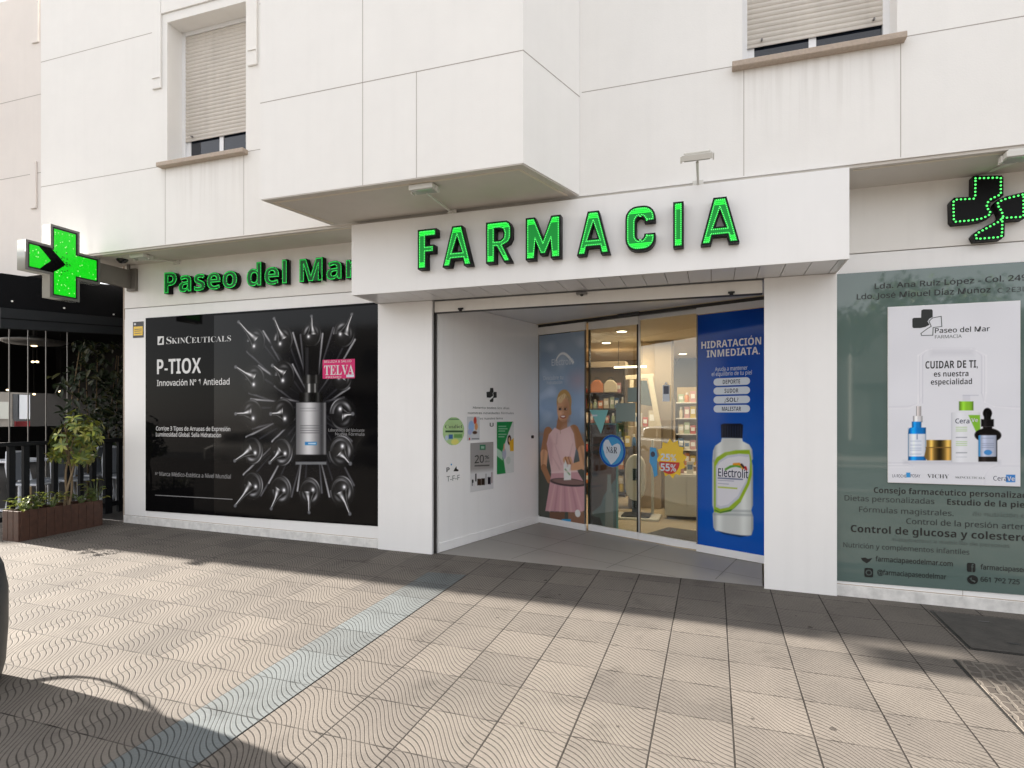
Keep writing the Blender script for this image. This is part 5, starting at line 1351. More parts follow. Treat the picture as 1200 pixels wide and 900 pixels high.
# ================================================================== INSIDE THE SHOP
def add_area(name, loc, sx_, sy_, e, col):
    l = bpy.data.lights.new(name, 'AREA'); l.shape = 'RECTANGLE'; l.size = sx_; l.size_y = sy_; l.energy = e; l.color = col
    o = bpy.data.objects.new(name, l); COL.objects.link(o); o.location = loc; return o
add_area('shop_lamp', (-1.2, 9.6, 2.87), 2.2, 1.2, 12, (1, .80, .56))
add_area('shop_lamp', (-1.0, 12.0, 2.87), 2.5, 1.5, 15, (1, .80, .56))
add_area('shop_lamp', (2.8, 10.5, 2.87), 2.5, 3.0, 14, (1, .80, .56))
for u, v, lab in ((728.5, 387.5, 'round recessed shop downlight nearer the glass door'), (710.5, 401, 'round recessed shop downlight further into the shop'), (800, 414, 'round recessed shop downlight beyond the right leaf')):
    q = hit(u, v, (0, 0, 2.898), (0, 0, 1)); t = tag(empty('downlight', tuple(q)), lab, 'lamp', 'downlights in the shop ceiling')
    m_ = MB(); m_.lathe((q.x, q.y, 2.882), [(.085, .0), (.10, .004), (.10, .016)], 'white_lac', 20); m_.build('trim_ring', t)
    m_ = MB(); m_.lathe((q.x, q.y, 2.878), [(.06, .0), (.075, .003)], 'warm_light', 20); m_.build('lamp_disc', t)
ll = tag(empty('linear_lamp', (-1.35, 10.4, 2.45)), 'thin bright linear lamp hanging inside the shop', 'lamp')
m_ = MB(); m_.box(-1.62, -1.08, 10.38, 10.42, 2.44, 2.465, 'warm_light'); m_.build('light_bar', ll)
m_ = MB(); m_.tube([(-1.55, 10.4, 2.466), (-1.55, 10.4, 2.9)], .005, 'black', 6); m_.tube([(-1.15, 10.4, 2.466), (-1.15, 10.4, 2.9)], .005, 'black', 6); m_.build('hanger', ll)
# display shelf at the back left
SX0, SX1, SY0, SY1 = -2.62, -1.62, 11.55, 11.95
sh_t = tag(empty('display_shelf', (-2.1, 11.8, .06)), 'dark display shelving full of products at the back left of the shop', 'shelf')
m_ = MB(); m_.box(SX0, SX1, SY1 - .02, SY1, .062, 2.55, 'tan_wall'); m_.build('back_panel', sh_t)
for x in (SX0 - .03, SX1): m_ = MB(); m_.box(x, x + .03, SY0, SY1, .062, 2.55, 'shelf_wood'); m_.build('side_panel', sh_t, bevel=.003)
LV = [.30, .62, .92, 1.20, 1.48, 1.76, 2.06]
for z in LV: m_ = MB(); m_.box(SX0 + .001, SX1 - .001, SY0, SY1 - .021, z - .03, z, 'shelf_wood'); m_.build('shelf_board', sh_t, bevel=.003)
m_ = MB(); m_.box(SX0 - .03, SX1 + .03, SY0 - .01, SY1, 2.551, 2.66, 'tan_wall'); m_.build('top_panel', sh_t)
PC = [('white', (.72, .70, .64)), ('red', (.50, .08, .05)), ('yellow', (.62, .45, .06)), ('pale green', (.42, .52, .36)), ('blue', (.08, .18, .36)), ('orange', (.62, .22, .07)), ('cream', (.66, .58, .44)), ('pink', (.60, .30, .30))]
for n_, c in PC: M['p_' + n_] = mat('product_' + n_.replace(' ', '_'), c, .4, var=.1, scale=20)
LVN = ['lowest', 'second', 'third', 'fourth', 'fifth', 'sixth', 'top']
ORD = ['first', 'second', 'third', 'fourth', 'fifth', 'sixth', 'seventh', 'eighth', 'ninth']
def product(kind, x, y, z, w, h, cn, label, group):
    t = tag(empty('product_' + kind, (x, y, z)), label, 'product', group)
    if kind == 'box':
        m_ = MB(); m_.box(x - w / 2, x + w / 2, y, y + w * .6, z, z + h, 'p_' + cn); m_.build('carton', t, bevel=.003)
        m_ = MB(); m_.box(x - w * .36, x + w * .36, y - .0015, y - .0005, z + h * .35, z + h * .75, 'white_card' if cn != 'white' else 'p_blue'); m_.build('label_panel', t)
    else:
        m_ = MB(); m_.lathe((x, y + w * .4, z), [(w * .38, 0), (w * .42, h * .05), (w * .42, h * .62), (w * .2, h * .74), (w * .2, h * .78)], 'p_' + cn, 12); m_.build('bottle_body', t)
        m_ = MB(); m_.lathe((x, y + w * .4, z), [(w * .24, h * .78), (w * .24, h)], 'white_lac' if cn != 'white' else 'p_pale green', 12); m_.build('bottle_cap', t)
for li, z in enumerate(LV):
    x = SX0 + .08; k_ = 0
    while x < SX1 - .08 and k_ < 9:
        kind = 'box' if rnd.random() < .55 else 'bottle'
        w_ = rnd.uniform(.075, .12); h_ = rnd.uniform(.13, .22); cn = rnd.choice(PC)[0]
        product(kind, x + w_ / 2, SY0 + .04 + rnd.uniform(0, .05), z, w_, h_, cn, f'{cn} {kind} on the {LVN[li]} display shelf, {ORD[k_]} from the left', 'products on the display shelf')
        x += w_ + rnd.uniform(.008, .03); k_ += 1
gd_ = tag(empty('goods_stand', (-1.45, 10.1, .06)), 'low dark stand of goods standing before the tall display shelving', 'shelf')
q0, q1 = at_y(716, 560, 10.1), at_y(742, 560, 10.1)
for z in (.34, .72, 1.10): m_ = MB(); m_.box(q0.x, q1.x, 10.1, 10.45, z - .03, z, 'shelf_wood'); m_.build('shelf_board', gd_, bevel=.003)
for x in (q0.x - .03, q1.x): m_ = MB(); m_.box(x, x + .03, 10.1, 10.45, .062, 1.12, 'shelf_wood'); m_.build('side_panel', gd_, bevel=.003)
for li, z in enumerate((.34, .72, 1.10)):
    for k_ in range(4):
        cn = PC[(li * 3 + k_ * 2) % 8][0]; product('bottle' if (k_ + li) % 2 else 'box', q0.x + .06 + k_ * .105, 10.13, z, .085, .15 + .03 * ((k_ * 7 + li) % 3), cn, f'{cn} item on the {["lower", "middle", "top"][li]} board of the low stand, {ORD[k_]} from the left', 'products on the low stand')
# two handbags on top of the shelf line
for i, (x, k, lab) in enumerate(((-2.12, 'p_orange', 'orange toiletry bag hanging over the shelf front'), (-1.86, 'p_cream', 'cream toiletry bag standing beside the orange bag'))):
    t = tag(empty('toiletry_bag', (x, SY0 - .06, 2.06)), lab, 'bag', 'toiletry bags on the display shelf')
    m_ = MB(); m_.prism([(x - .13, SY0 - .11, 2.062), (x + .13, SY0 - .11, 2.062), (x + .12, SY0 - .11, 2.22), (x + .05, SY0 - .11, 2.30), (x - .05, SY0 - .11, 2.30), (x - .12, SY0 - .11, 2.22)], (0, .10, 0), k); m_.build('bag_body', t, bevel=.02)
    m_ = MB(); m_.tube([(x - .05, SY0 - .06, 2.29), (x - .03, SY0 - .06, 2.35), (x + .03, SY0 - .06, 2.35), (x + .05, SY0 - .06, 2.29)], .008, 'black', 6); m_.build('bag_handle', t)
# beige partition, pillar, round mirror, counter
M['gold_wall'] = mat('golden_wall_paint', (.46, .345, .20), .6, var=.06)
pt = tag(empty('partition', (-1.0, 10.6, .06)), 'warm beige partition wall standing behind the glass leaves', 'partition')
q0, q1 = at_y(748, 450, 10.6), at_y(789, 450, 10.6)
m_ = MB(); m_.box(q0.x - .02, q1.x, 10.6, 10.72, .062, 2.899, 'gold_wall'); m_.build('partition_panel', pt, bevel=.004)
m_ = MB(); m_.box(q1.x - .30, q1.x - .02, 10.5, 10.6, .062, 2.899, 'tan_wall'); m_.build('pillar', pt, bevel=.004)
ez = tag(empty('display_easel', (-1.2, 10.3, .06)), 'cream slanted display easel with a dark green panel before the partition', 'display')
def iq(u, v): q = at_y(u, v, 10.3); return (q.x, 10.3, q.z)
for q_ in ([iq(733, 440), iq(766, 438), iq(766, 443), iq(733, 445)], [iq(738, 445), iq(743, 445), iq(741, 478), iq(737, 478)], [iq(759, 443), iq(765, 443), iq(775, 500), iq(768, 500)]):
    m_ = MB(); m_.prism(q_, (0, .05, 0), 'p_cream'); m_.build('frame_bar', ez, bevel=.006)
m_ = MB(); m_.prism([iq(748, 446), iq(758, 446), iq(764, 476), iq(750, 474)], (0, .02, 0), 'leaf_c'); m_.build('panel', ez)
m_ = MB(); a_, b_ = iq(736, 560), iq(775, 500); m_.box(a_[0], b_[0], 10.3, 10.5, .062, b_[2], 'tan_wall'); m_.build('stand_body', ez, bevel=.006)
for i, (u0, u1, v0, cn) in enumerate(((744, 752, 484, 'white'), (753, 759, 489, 'red'), (760, 768, 481, 'cream'), (769, 774, 490, 'pink'))):
    a_, b_ = iq(u0, 500), iq(u1, v0); h_ = b_[2] - a_[2]
    product('box', (a_[0] + b_[0]) / 2, 10.32, a_[2] + .001, b_[0] - a_[0], h_, cn, f'{cn} carton on the tan stand before the golden partition, {ORD[i]} from the left', 'cartons on the tan stand')
rm = tag(empty('round_mirror', tuple(at_y(806, 448, 13.9))), 'large dark oval mirror on the back wall of the shop', 'mirror')
q = at_y(806, 448, 13.95); m_ = MB(frame((q.x, 13.97, q.z), (1, 0, 0)))
m_.prism([(.36 * math.cos(2 * math.pi * i / 32), .62 * math.sin(2 * math.pi * i / 32), 0) for i in range(32)], (0, 0, .04), 'shelf_wood'); m_.build('mirror_glass', rm)
ct = tag(empty('shop_counter', (.0, 9.6, .06)), 'low white lacquered counter on the right inside the shop', 'counter')
q0, q1 = at_y(779, 590, 9.35), at_y(836, 590, 9.35)
m_ = MB(); m_.box(q0.x, q1.x + .5, 9.35, 9.95, .11, .74, 'white_lac'); m_.build('cabinet', ct, bevel=.006)
for k_ in range(3): m_ = MB(); m_.box(q0.x + .02 + k_ * .31, q0.x + .31 + k_ * .31, 9.336, 9.349, .14, .71, 'white_lac'); m_.build('cabinet_door', ct, bevel=.003)
m_ = MB(); m_.box(q0.x + .03, q1.x + .47, 9.40, 9.9, .062, .109, 'shelf_wood'); m_.build('plinth', ct)
for k_ in range(7):
    cn = ['red', 'pink', 'white', 'red', 'orange', 'pink', 'cream'][k_]
    product('bottle' if k_ % 2 else 'box', q0.x + .10 + k_ * .13, 9.5, .741, .10, [.22, .28, .18, .30, .2, .26, .2][k_], cn, f'{cn} product on the white counter, {ORD[k_]} from the left', 'products on the counter')
# white hygiene shelf above the counter, with goods
ws = tag(empty('wall_shelf', (.1, 10.3, 1.2)), 'white wire shelf of packs above the counter in the shop', 'shelf')
q0, q1 = at_y(792, 500, 10.3), at_y(832, 500, 10.3)
for z in (.80, 1.06, 1.32, 1.58, 1.84): m_ = MB(); m_.box(q0.x, q1.x + .4, 10.3, 10.6, z - .02, z, 'white_lac'); m_.build('shelf_board', ws, bevel=.003)
m_ = MB(); m_.box(q0.x, q1.x + .4, 10.6, 10.62, .7, 2.1, 'gold_wall'); m_.build('back_panel', ws)
m_ = MB(); m_.box(q0.x - .012, q0.x, 10.3, 10.6, .062, 2.0, 'shelf_wood'); m_.box(q1.x + .4, q1.x + .412, 10.3, 10.6, .062, 2.0, 'shelf_wood'); m_.build('upright', ws)
for li, z in enumerate((.80, 1.06, 1.32, 1.58, 1.84)):
    for k_ in range(6):
        cn = rnd.choice(PC)[0]; product('box' if rnd.random() < .6 else 'bottle', q0.x + .08 + k_ * .095, 10.34, z, .085, rnd.uniform(.13, .21), cn, f'{cn} pack on the {["lowest", "second", "middle", "fourth", "top"][li]} white wire shelf, {ORD[k_]} from the left', 'products on the white shelf')
# health scale
hc = tag(empty('health_scale', (-1.05, 9.6, .06)), 'white standing health scale with a black foot plate behind the glass', 'scale')
q = at_y(747, 588, 9.3); X0 = q.x
m_ = MB(); m_.box(X0 - .36, X0 + .34, 9.05, 9.55, .062, .10, 'white_lac'); m_.build('base', hc, bevel=.015)
m_ = MB(); m_.box(X0 - .22, X0 + .20, 9.08, 9.46, .101, .125, 'black'); m_.build('foot_plate', hc, bevel=.01)
m_ = MB(); m_.prism([(X0 - .05 + .16 * math.cos(R(a_)) * 1.0, 9.42, .66 + .36 * (1 if math.sin(R(a_)) > 0 else -1) * abs(math.sin(R(a_))) ** .6) for a_ in range(0, 360, 20)], (0, .12, 0), 'white_lac'); m_.build('scale_body', hc, bevel=.02)
m_ = MB(); m_.box(X0 - .085, X0 - .015, 9.405, 9.419, .62, .80, 'black_gloss'); m_.build('screen', hc)
m_ = MB(); m_.box(X0 - .10, X0, 9.44, 9.5, .126, .35, 'black'); m_.build('column', hc)
m_ = MB(); m_.box(X0 + .19, X0 + .23, 9.46, 9.50, .10, 1.25, 'lamp_body'); m_.build('height_rod', hc, bevel=.006)
# face display board just inside the left leaf
fb = tag(empty('face_display', w3(DF, 1.0, .1)), 'standing display board with a close up of a brown face inside the door', 'display')
OI = -.30
FM = DFo(OI)
def fq(u, v): return ds(u, v, OI)
f0, f1 = fq(691, 618), fq(722, 498)
def facepic(X, Z):
    img = canvas(X, (92, 56, 42)); w = .02
    def P(l): return [fq(*p) for p in l]
    img += (vnoise(X, Z, 3, 4) * 8)[..., None]
    put(img, ell(X, Z, *fq(705, 540), .30, .42, .3) * .6, (146, 92, 66)); put(img, ell(X, Z, *fq(712, 545), .10, .12, .15) * .5, (190, 132, 98))
    put(img, pol(X, Z, P([(691, 530), (700, 527), (706, 530), (700, 533)]), w), (40, 24, 20)); put(img, pol(X, Z, P([(691, 522), (703, 519), (708, 523), (700, 523)]), w), (34, 22, 18))
    put(img, ell(X, Z, *fq(697, 556), .05, .03, w), (58, 32, 26)); put(img, ell(X, Z, *fq(697, 569), .11, .045, w), (126, 60, 56)); put(img, pol(X, Z, P([(691, 570), (706, 568), (706, 569.5), (691, 571.5)]), w), (60, 26, 26))
    put(img, pol(X, Z, P([(708, 580), (722, 560), (722, 620), (690, 620), (694, 600), (704, 592)]), w), (120, 150, 150))
    put(img, pol(X, Z, P([(710, 578), (719, 578), (719, 619), (709, 619)]), w), (186, 192, 188)); put(img, pol(X, Z, P([(712, 556), (716, 556), (717, 578), (711, 578)]), w), (196, 202, 198))
    put(img, pol(X, Z, P([(691, 604), (703, 607), (707, 618), (691, 620)]), w), (40, 46, 50))
    return img
M['matt_print'] = None
m2, nt2, N2, L2, b2 = new_mat('matt_printed_picture'); a2 = N2.new('ShaderNodeAttribute'); a2.attribute_name = 'Col'; L2.new(a2.outputs['Color'], b2.inputs['Base Color']); b2.inputs['Roughness'].default_value = .6
M['matt_print'] = m2
printed('display_print', FM, f0[0], f1[0], f0[1], f1[1], 50, 150, facepic, fb, .004, 'matt_print')
mb = MB(DM); mb.box(f0[0] - .03, f1[0] + .02, -OI + .002, -OI + .025, .064, f1[1] + .02, 'ink_teal'); mb.build('board', fb)
mt = tag(empty('entrance_mat', (-.4, 8.2, .06)), 'dark entrance mat just inside the sliding door', 'mat')
mb = MB(DM); mb.box(1.45, 2.9, .32, 1.05, .064, .074, 'mat_dark'); mb.build('mat_body', mt, bevel=.003)

# ================================================================== RESTAURANT TERRACE ON THE LEFT
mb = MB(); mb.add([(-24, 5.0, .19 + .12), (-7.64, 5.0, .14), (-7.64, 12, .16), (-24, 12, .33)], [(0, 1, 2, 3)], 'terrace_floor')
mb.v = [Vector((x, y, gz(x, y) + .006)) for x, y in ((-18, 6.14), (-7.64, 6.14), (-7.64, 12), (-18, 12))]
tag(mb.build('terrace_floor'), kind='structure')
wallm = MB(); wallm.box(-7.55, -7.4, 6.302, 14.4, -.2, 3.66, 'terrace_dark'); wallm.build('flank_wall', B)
va, vb = Vector((-8.97, 5.40)), Vector((-8.46, 7.10)); vd = (vb - va).normalized(); vn = Vector((vd.y, -vd.x))
AW = tag(empty('black_awning', (-8.8, 6.1, 2.8)), 'black fabric awning front with a charcoal beam over the restaurant terrace', 'awning')
def vpanel(name, z0a, z1a, z0b, z1b, off, th, k):
    p, q = va + vn * off, vb + vn * off
    m_ = MB(); m_.prism([(p.x, p.y, z0a), (q.x, q.y, z0b), (q.x, q.y, z1b), (p.x, p.y, z1a)], (-vn.x * th, -vn.y * th, 0), k); return m_.build(name, AW, bevel=.004)
vpanel('valance', 3.055, 3.50, 3.115, 3.62, .0, .03, 'awning')
vpanel('front_beam', 2.775, 3.048, 2.865, 3.11, .05, .09, 'awning_trim')
vpanel('beam_edge', 2.90, 2.915, 2.975, 2.99, .056, .004, 'awning')
m_ = MB(); m_.prism([(-18, 5.44, 3.47), (-9.0, 5.44, 3.47), (-8.52, 7.12, 3.50), (-7.66, 7.12, 3.50), (-7.66, 12, 3.52), (-18, 12, 3.52)], (0, 0, .05), 'awning'); m_.build('canopy_sheet', AW)
for u, v in ((14, 353), (75, 361), (133, 368.5)):
    q = hit(u, v, (va.x + vn.x * .003, va.y + vn.y * .003, 0), (vn.x, vn.y, 0)); m_ = MB(); m_.tube([q, q + Vector((vn.x, vn.y, 0)) * .012], .012, 'alu', 8); m_.build('stud', AW)
TW_ = tag(empty('terrace_building', (-12, 12, .2)), 'dark back wall of the restaurant terrace under the black awning', 'building')
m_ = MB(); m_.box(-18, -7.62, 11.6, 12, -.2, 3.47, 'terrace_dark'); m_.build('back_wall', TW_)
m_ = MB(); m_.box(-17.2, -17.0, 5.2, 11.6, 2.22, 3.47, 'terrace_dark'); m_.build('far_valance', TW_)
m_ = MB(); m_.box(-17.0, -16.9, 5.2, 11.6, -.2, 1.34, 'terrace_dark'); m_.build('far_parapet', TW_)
# thin glazing posts inside the terrace
for u, lab in ((11, 'first'), (33, 'second'), (54, 'third'), (79, 'fourth')):
    q = at_x(u, 487, -10.2)
    t = tag(empty('slim_post', (q.x, q.y, .25)), f'slim grey glazing post on the dark terrace, {lab} from the left', 'post', 'slim posts of the terrace glazing')
    m_ = MB(); m_.box(q.x - .007, q.x + .007, q.y - .007, q.y + .007, .22, 3.46, 'steel'); m_.build('post_shaft', t)
    m_ = MB(); m_.box(q.x - .04, q.x + .04, q.y - .04, q.y + .04, .21, .235, 'steel'); m_.build('foot_plate', t)
# fence
FX = -8.35
FE = tag(empty('terrace_fence', (FX, 6.0, .18)), 'black slatted fence with a flat handrail behind the wooden planter', 'fence')
fa, fb2 = at_x(-6, 519.5, FX), at_x(150, 515.5, FX)
m_ = MB(); m_.prism([(FX - .03, fa.y, 1.235), (FX - .03, fb2.y, 1.235), (FX - .03, fb2.y, 1.285), (FX - .03, fa.y, 1.285)], (.07, 0, 0), 'fence'); m_.build('handrail', FE, bevel=.004)
m_ = MB(); m_.prism([(FX - .02, fa.y, .30), (FX - .02, fb2.y, .30), (FX - .02, fb2.y, .36), (FX - .02, fa.y, .36)], (.04, 0, 0), 'fence'); m_.build('lower_rail', FE)
for u, w_ in ((13, .075), (30, .07), (47.5, .07), (64, .06), (79, .05), (94.5, .05), (109, .07), (126, .11), (140, .06)):
    q = at_x(u, 540, FX); m_ = MB(); m_.box(FX - .026, FX + .026, q.y - w_ * .5, q.y + w_ * .5, .16, 1.234, 'fence'); m_.build('fence_slat', FE, bevel=.003)
# chairs and tables on the terrace
def chair_proto():
    t = empty('terrace_chair')
    for sx_ in (-1, 1):
        m_ = MB(); m_.tube([(sx_ * .18, -.19, .45), (sx_ * .20, -.21, .0)], [.018, .013], 'chair_metal', 8); m_.build('leg', t)
        m_ = MB(); m_.tube([(sx_ * .17, .19, .45), (sx_ * .20, .25, .0)], [.018, .013], 'chair_metal', 8); m_.build('leg', t)
    m_ = MB(); m_.box(-.21, .21, -.22, .21, .435, .465, 'chair_metal'); m_.build('seat_frame', t, bevel=.01)
    m_ = MB(); m_.box(-.185, .185, -.195, .185, .466, .476, 'chair_grey'); m_.build('seat', t, bevel=.004)
    m_ = MB()
    o_ = [(-.20, .19, .46), (-.185, .24, .70), (-.14, .27, .90), (.14, .27, .90), (.185, .24, .70), (.20, .19, .46)]
    m_.tube(o_, .016, 'chair_metal', 8); m_.build('back_frame', t)
    m_ = MB(); m_.prism([(-.18, .20, .50), (.18, .20, .50), (.165, .245, .72), (.125, .268, .885), (-.125, .268, .885), (-.165, .245, .72)], (0, .006, 0), 'chair_grey'); m_.build('backrest', t)
    return t
def copy_tree(o, parent=None):
    c = o.copy(); COL.objects.link(c); c.parent = parent
    WM[c.name] = WM.get(o.name, Matrix.Identity(4))
    for ch in list(o.children): copy_tree(ch, c)
    return c
ch0 = chair_proto()
for i, (x, y, rz, lab) in enumerate(((-9.15, 5.95, 1.9, 'grey backed white metal chair nearest the left edge of the terrace'), (-9.3, 6.28, -1.3, 'grey backed white metal chair second from the left behind the fence'),
                                     (-9.05, 6.45, 1.5, 'grey backed white metal chair left of the potted tree stems'), (-9.35, 6.95, -1.5, 'grey backed white metal chair behind the potted tree stems'),
                                     (-9.1, 7.15, 1.7, 'grey backed white metal chair just right of the potted tree'), (-8.75, 7.0, 1.4, 'grey backed white metal chair tucked against the pharmacy corner'))):
    c = ch0 if i == 0 else copy_tree(ch0)
    c.location = (x, y, gz(x, y) + .012); c.rotation_euler = (0, 0, rz)
    tag(c, lab, 'chair', 'metal chairs on the restaurant terrace')
tb0 = empty('terrace_table')
m_ = MB(); m_.box(-.33, .33, -.33, .33, .72, .75, 'chair_metal'); m_.build('tabletop', tb0, bevel=.006)
m_ = MB(); m_.tube([(0, 0, .72), (0, 0, .02)], .03, 'chair_metal', 10); m_.build('table_column', tb0)
m_ = MB(); m_.box(-.22, .22, -.22, .22, .0, .02, 'chair_metal'); m_.build('table_foot', tb0, bevel=.006)
for i, (x, y, lab) in enumerate(((-9.75, 6.15, 'white square table behind the two left chairs of the terrace'), (-9.6, 7.35, 'white square table behind the hedge side chairs of the terrace'))):
    c = tb0 if i == 0 else copy_tree(tb0)
    c.location = (x, y, gz(x, y) + .012); tag(c, lab, 'table', 'tables on the restaurant terrace')
# little lamps, pendant
for u, v, X_, lab, s in ((38.5, 424, -13, 'left one of two tiny lit ceiling spots in the dark terrace', .03), (43.5, 424, -13, 'right one of two tiny lit ceiling spots in the dark terrace', .03), (9, 457, -15, 'tiny orange lit lamp low on the left of the dark terrace', .03), (40, 462, -15, 'tiny lit lamp above the bright gap of the dark terrace', .03), (71, 459, -14, 'tiny lit lamp beside the dark hedge', .04)):
    q = at_x(u, v, X_); t = tag(empty('terrace_spot', tuple(q)), lab, 'lamp', 'small lit lamps on the dark terrace')
    m_ = MB(); m_.lathe(q, [(s * .5, -s * .6), (s, -s * .2), (s, s * .3), (s * .5, s * .6)], 'far_light', 10); m_.build('bulb', t)
    m_ = MB(); m_.tube([q + Vector((0, 0, s * .6)), (q.x, q.y, 3.47)], .008, 'terrace_dark', 6); m_.build('cord', t)
q = at_x(40, 403, -11.2); t = tag(empty('pendant_lamp', tuple(q)), 'wide dark disc shaped pendant lamp under the black awning', 'lamp')
m_ = MB(); m_.lathe(q, [(.05, -.03), (.40, .0), (.52, .05), (.15, .11), (.03, .14)], 'steel', 26); m_.build('shade', t)
m_ = MB(); m_.lathe((q.x, q.y, q.z - .045), [(.03, 0), (.05, .01)], 'far_light', 14); m_.build('bulb', t)
m_ = MB(); m_.tube([(q.x, q.y, q.z + .14), (q.x, q.y, 3.47)], .01, 'black', 6); m_.build('cord', t)
# sunlit street seen through the terrace: pale building, red parasol skirt, patches coloured pale to look sunlit
fbld = tag(empty('pale_far_building', (-30, 16, -.2)), 'pale building glimpsed through the dark restaurant terrace', 'building')
m_ = MB(); m_.box(-31, -30, 8, 34, -.5, 7, 'facade_far'); m_.build('wall', fbld)
for k_ in range(9): m_ = MB(); m_.box(-29.995, -29.96, 9 + k_ * 2.4, 9.9 + k_ * 2.4, .9, 2.6, 'dark_glass'); m_.build('window', fbld)
for u0, u1, v0, v1, k in ((-4, 11, 471, 491, 'lamp_glass'), (23, 38, 463, 491, 'chair_metal'), (43, 56, 466, 488, 'facade_far'), (60, 72, 464, 486, 'facade_far')):
    a, b_ = at_x(u0, v1, -29.9), at_x(u1, v0, -29.9); m_ = MB(); m_.box(-29.94, -29.9, a.y, b_.y, a.z, b_.z, k); m_.build('sunlit_patch', fbld)
rp = tag(empty('red_windbreak', (-18.5, 12, .3)), 'red fabric windbreak beyond the dark terrace', 'windbreak')
for i, (u0, u1) in enumerate(((18, 42), (47, 72))):
    a, b_ = at_x(u0, 498, -18.5), at_x(u1, 498, -18.5); m_ = MB(); m_.box(-18.53, -18.5, a.y, b_.y, 1.12, 1.46, 'red'); m_.build('fabric_panel', rp)
    for y_ in (a.y, b_.y): m_ = MB(); m_.tube([(-18.56, y_, .0), (-18.56, y_, 1.5)], .02, 'steel', 6); m_.build('pole', rp)

# ------------------------------------------------------------------ leaves, planter, little tree, hedge
def leaf_at(mb, p, d, up, L_, w_, k, fold=.25):
    d = d.normalized(); s = d.cross(up)
    if s.length < 1e-4: s = d.orthogonal()
    s.normalize(); n = s.cross(d)
    a = p; e = p + d * L_ - n * L_ * .10
    m1 = p + d * L_ * .35; m2 = p + d * L_ * .72 - n * L_ * .03
    f = n * w_ * fold
    vs = [a, m1 + s * w_ * .5 + f, m2 + s * w_ * .42 + f, e, m2 - s * w_ * .42 + f, m1 - s * w_ * .5 + f, m1, m2]
    mb.add(vs, [(0, 6, 1), (6, 7, 2, 1), (7, 3, 2), (0, 5, 6), (6, 5, 4, 7), (7, 4, 3)], k, True)
def rvec(r): 
    while True:
        v = Vector((r.uniform(-1, 1), r.uniform(-1, 1), r.uniform(-1, 1)))
        if .05 < v.length < 1: return v.normalized()
PL = tag(empty('wooden_planter', (-7.84, 5.34, .15)), 'long dark brown planter box of upright planks by the terrace fence', 'planter')
PX0, PX1, PY0, PY1 = -7.98, -7.70, 4.86, 5.84
for xx in (PX0, PX1 - .022):
    y_ = PY0 + .001
    while y_ < PY1 - .05:
        m_ = MB(); m_.box(xx, xx + .022, y_, y_ + .093, gz(PX1, y_) - .02, .497 + rnd.uniform(-.004, .004), 'wood'); m_.build('plank', PL, bevel=.004)
        y_ += .0978
for yy in (PY0 - .022, PY1):
    for k_ in range(3): m_ = MB(); m_.box(PX0 + .001 + k_ * .0935, PX0 + .089 + k_ * .0935, yy, yy + .022, gz(PX1, yy) - .02, .497, 'wood'); m_.build('plank', PL, bevel=.004)
m_ = MB(); m_.box(PX0 + .024, PX1 - .024, PY0 + .003, PY1 - .003, .2, .455, 'soil'); m_.build('soil', PL)
st = tag(empty('potted_tree', (-7.85, 5.52, .45)), 'small umbrella leaved tree with twined tan stems in the brown planter', 'tree')
base = Vector((-7.85, 5.50, .45)); stems = []
m_ = MB()
for j in range(3):
    ph0 = j * 2.1; pts = []
    for i in range(8):
        f = i / 7; r_ = .028 + .02 * f
        pts.append(base + Vector((r_ * math.cos(ph0 + f * 3.2), r_ * math.sin(ph0 + f * 3.2) + .05 * f, f * .66)))
    stems.append(pts[-1]); m_.tube(pts, [.016 - .006 * i / 7 for i in range(8)], 'bark', 7)
for s0 in stems:
    for j in range(4):
        e = s0 + Vector((rnd.uniform(-.16, .16), rnd.uniform(-.22, .22), rnd.uniform(.05, .42))); m_.tube([s0 - Vector((0, 0, rnd.uniform(0, .12))), (s0 + e) / 2 + Vector((0, 0, .03)), e], [.008, .005, .003], 'bark', 5)
m_.build('trunk', st)
lr = random.Random(21); m_ = MB(); cc_ = Vector((-7.84, 5.60, 1.30))
for i in range(105):
    v = rvec(lr); rr2 = lr.uniform(.45, 1.0) ** .6
    c = cc_ + Vector((v.x * .24 * rr2, v.y * (.25 - .05 * v.z) * rr2 + .05 * v.z, v.z * .37 * rr2)) + Vector((lr.gauss(0, .03), lr.gauss(0, .04), lr.gauss(0, .04)))
    if v.z < -.85 or (math.sin(c.y * 19 + 1) * math.sin(c.z * 17) > .55): continue
    out = (v + Vector((0, 0, .35))).normalized(); n_ = lr.randint(5, 8); ax = out.orthogonal().normalized(); bx = out.cross(ax)
    for q_ in range(n_):
        a_ = 2 * math.pi * q_ / n_ + lr.uniform(-.2, .2)
        dd_ = (ax * math.cos(a_) + bx * math.sin(a_)) + out * lr.uniform(-.1, .35) + Vector((0, 0, -.25))
        leaf_at(m_, c, dd_, out, lr.uniform(.075, .12), lr.uniform(.030, .042), lr.choice(['leaf_a', 'leaf_a', 'leaf_b', 'leaf_b', 'lime_leaf']))
for k_ in range(5):
    c = Vector((-7.84 + lr.uniform(-.1, .1), 5.36 + lr.uniform(-.09, .08), 1.06 + lr.uniform(-.07, .08)))
    for q_ in range(8): leaf_at(m_, c, rvec(lr) + Vector((0, 0, -.3)), Vector((0, 0, 1)), lr.uniform(.07, .11), .036, lr.choice(['leaf_a', 'leaf_b']))
m_.build('crown', st)
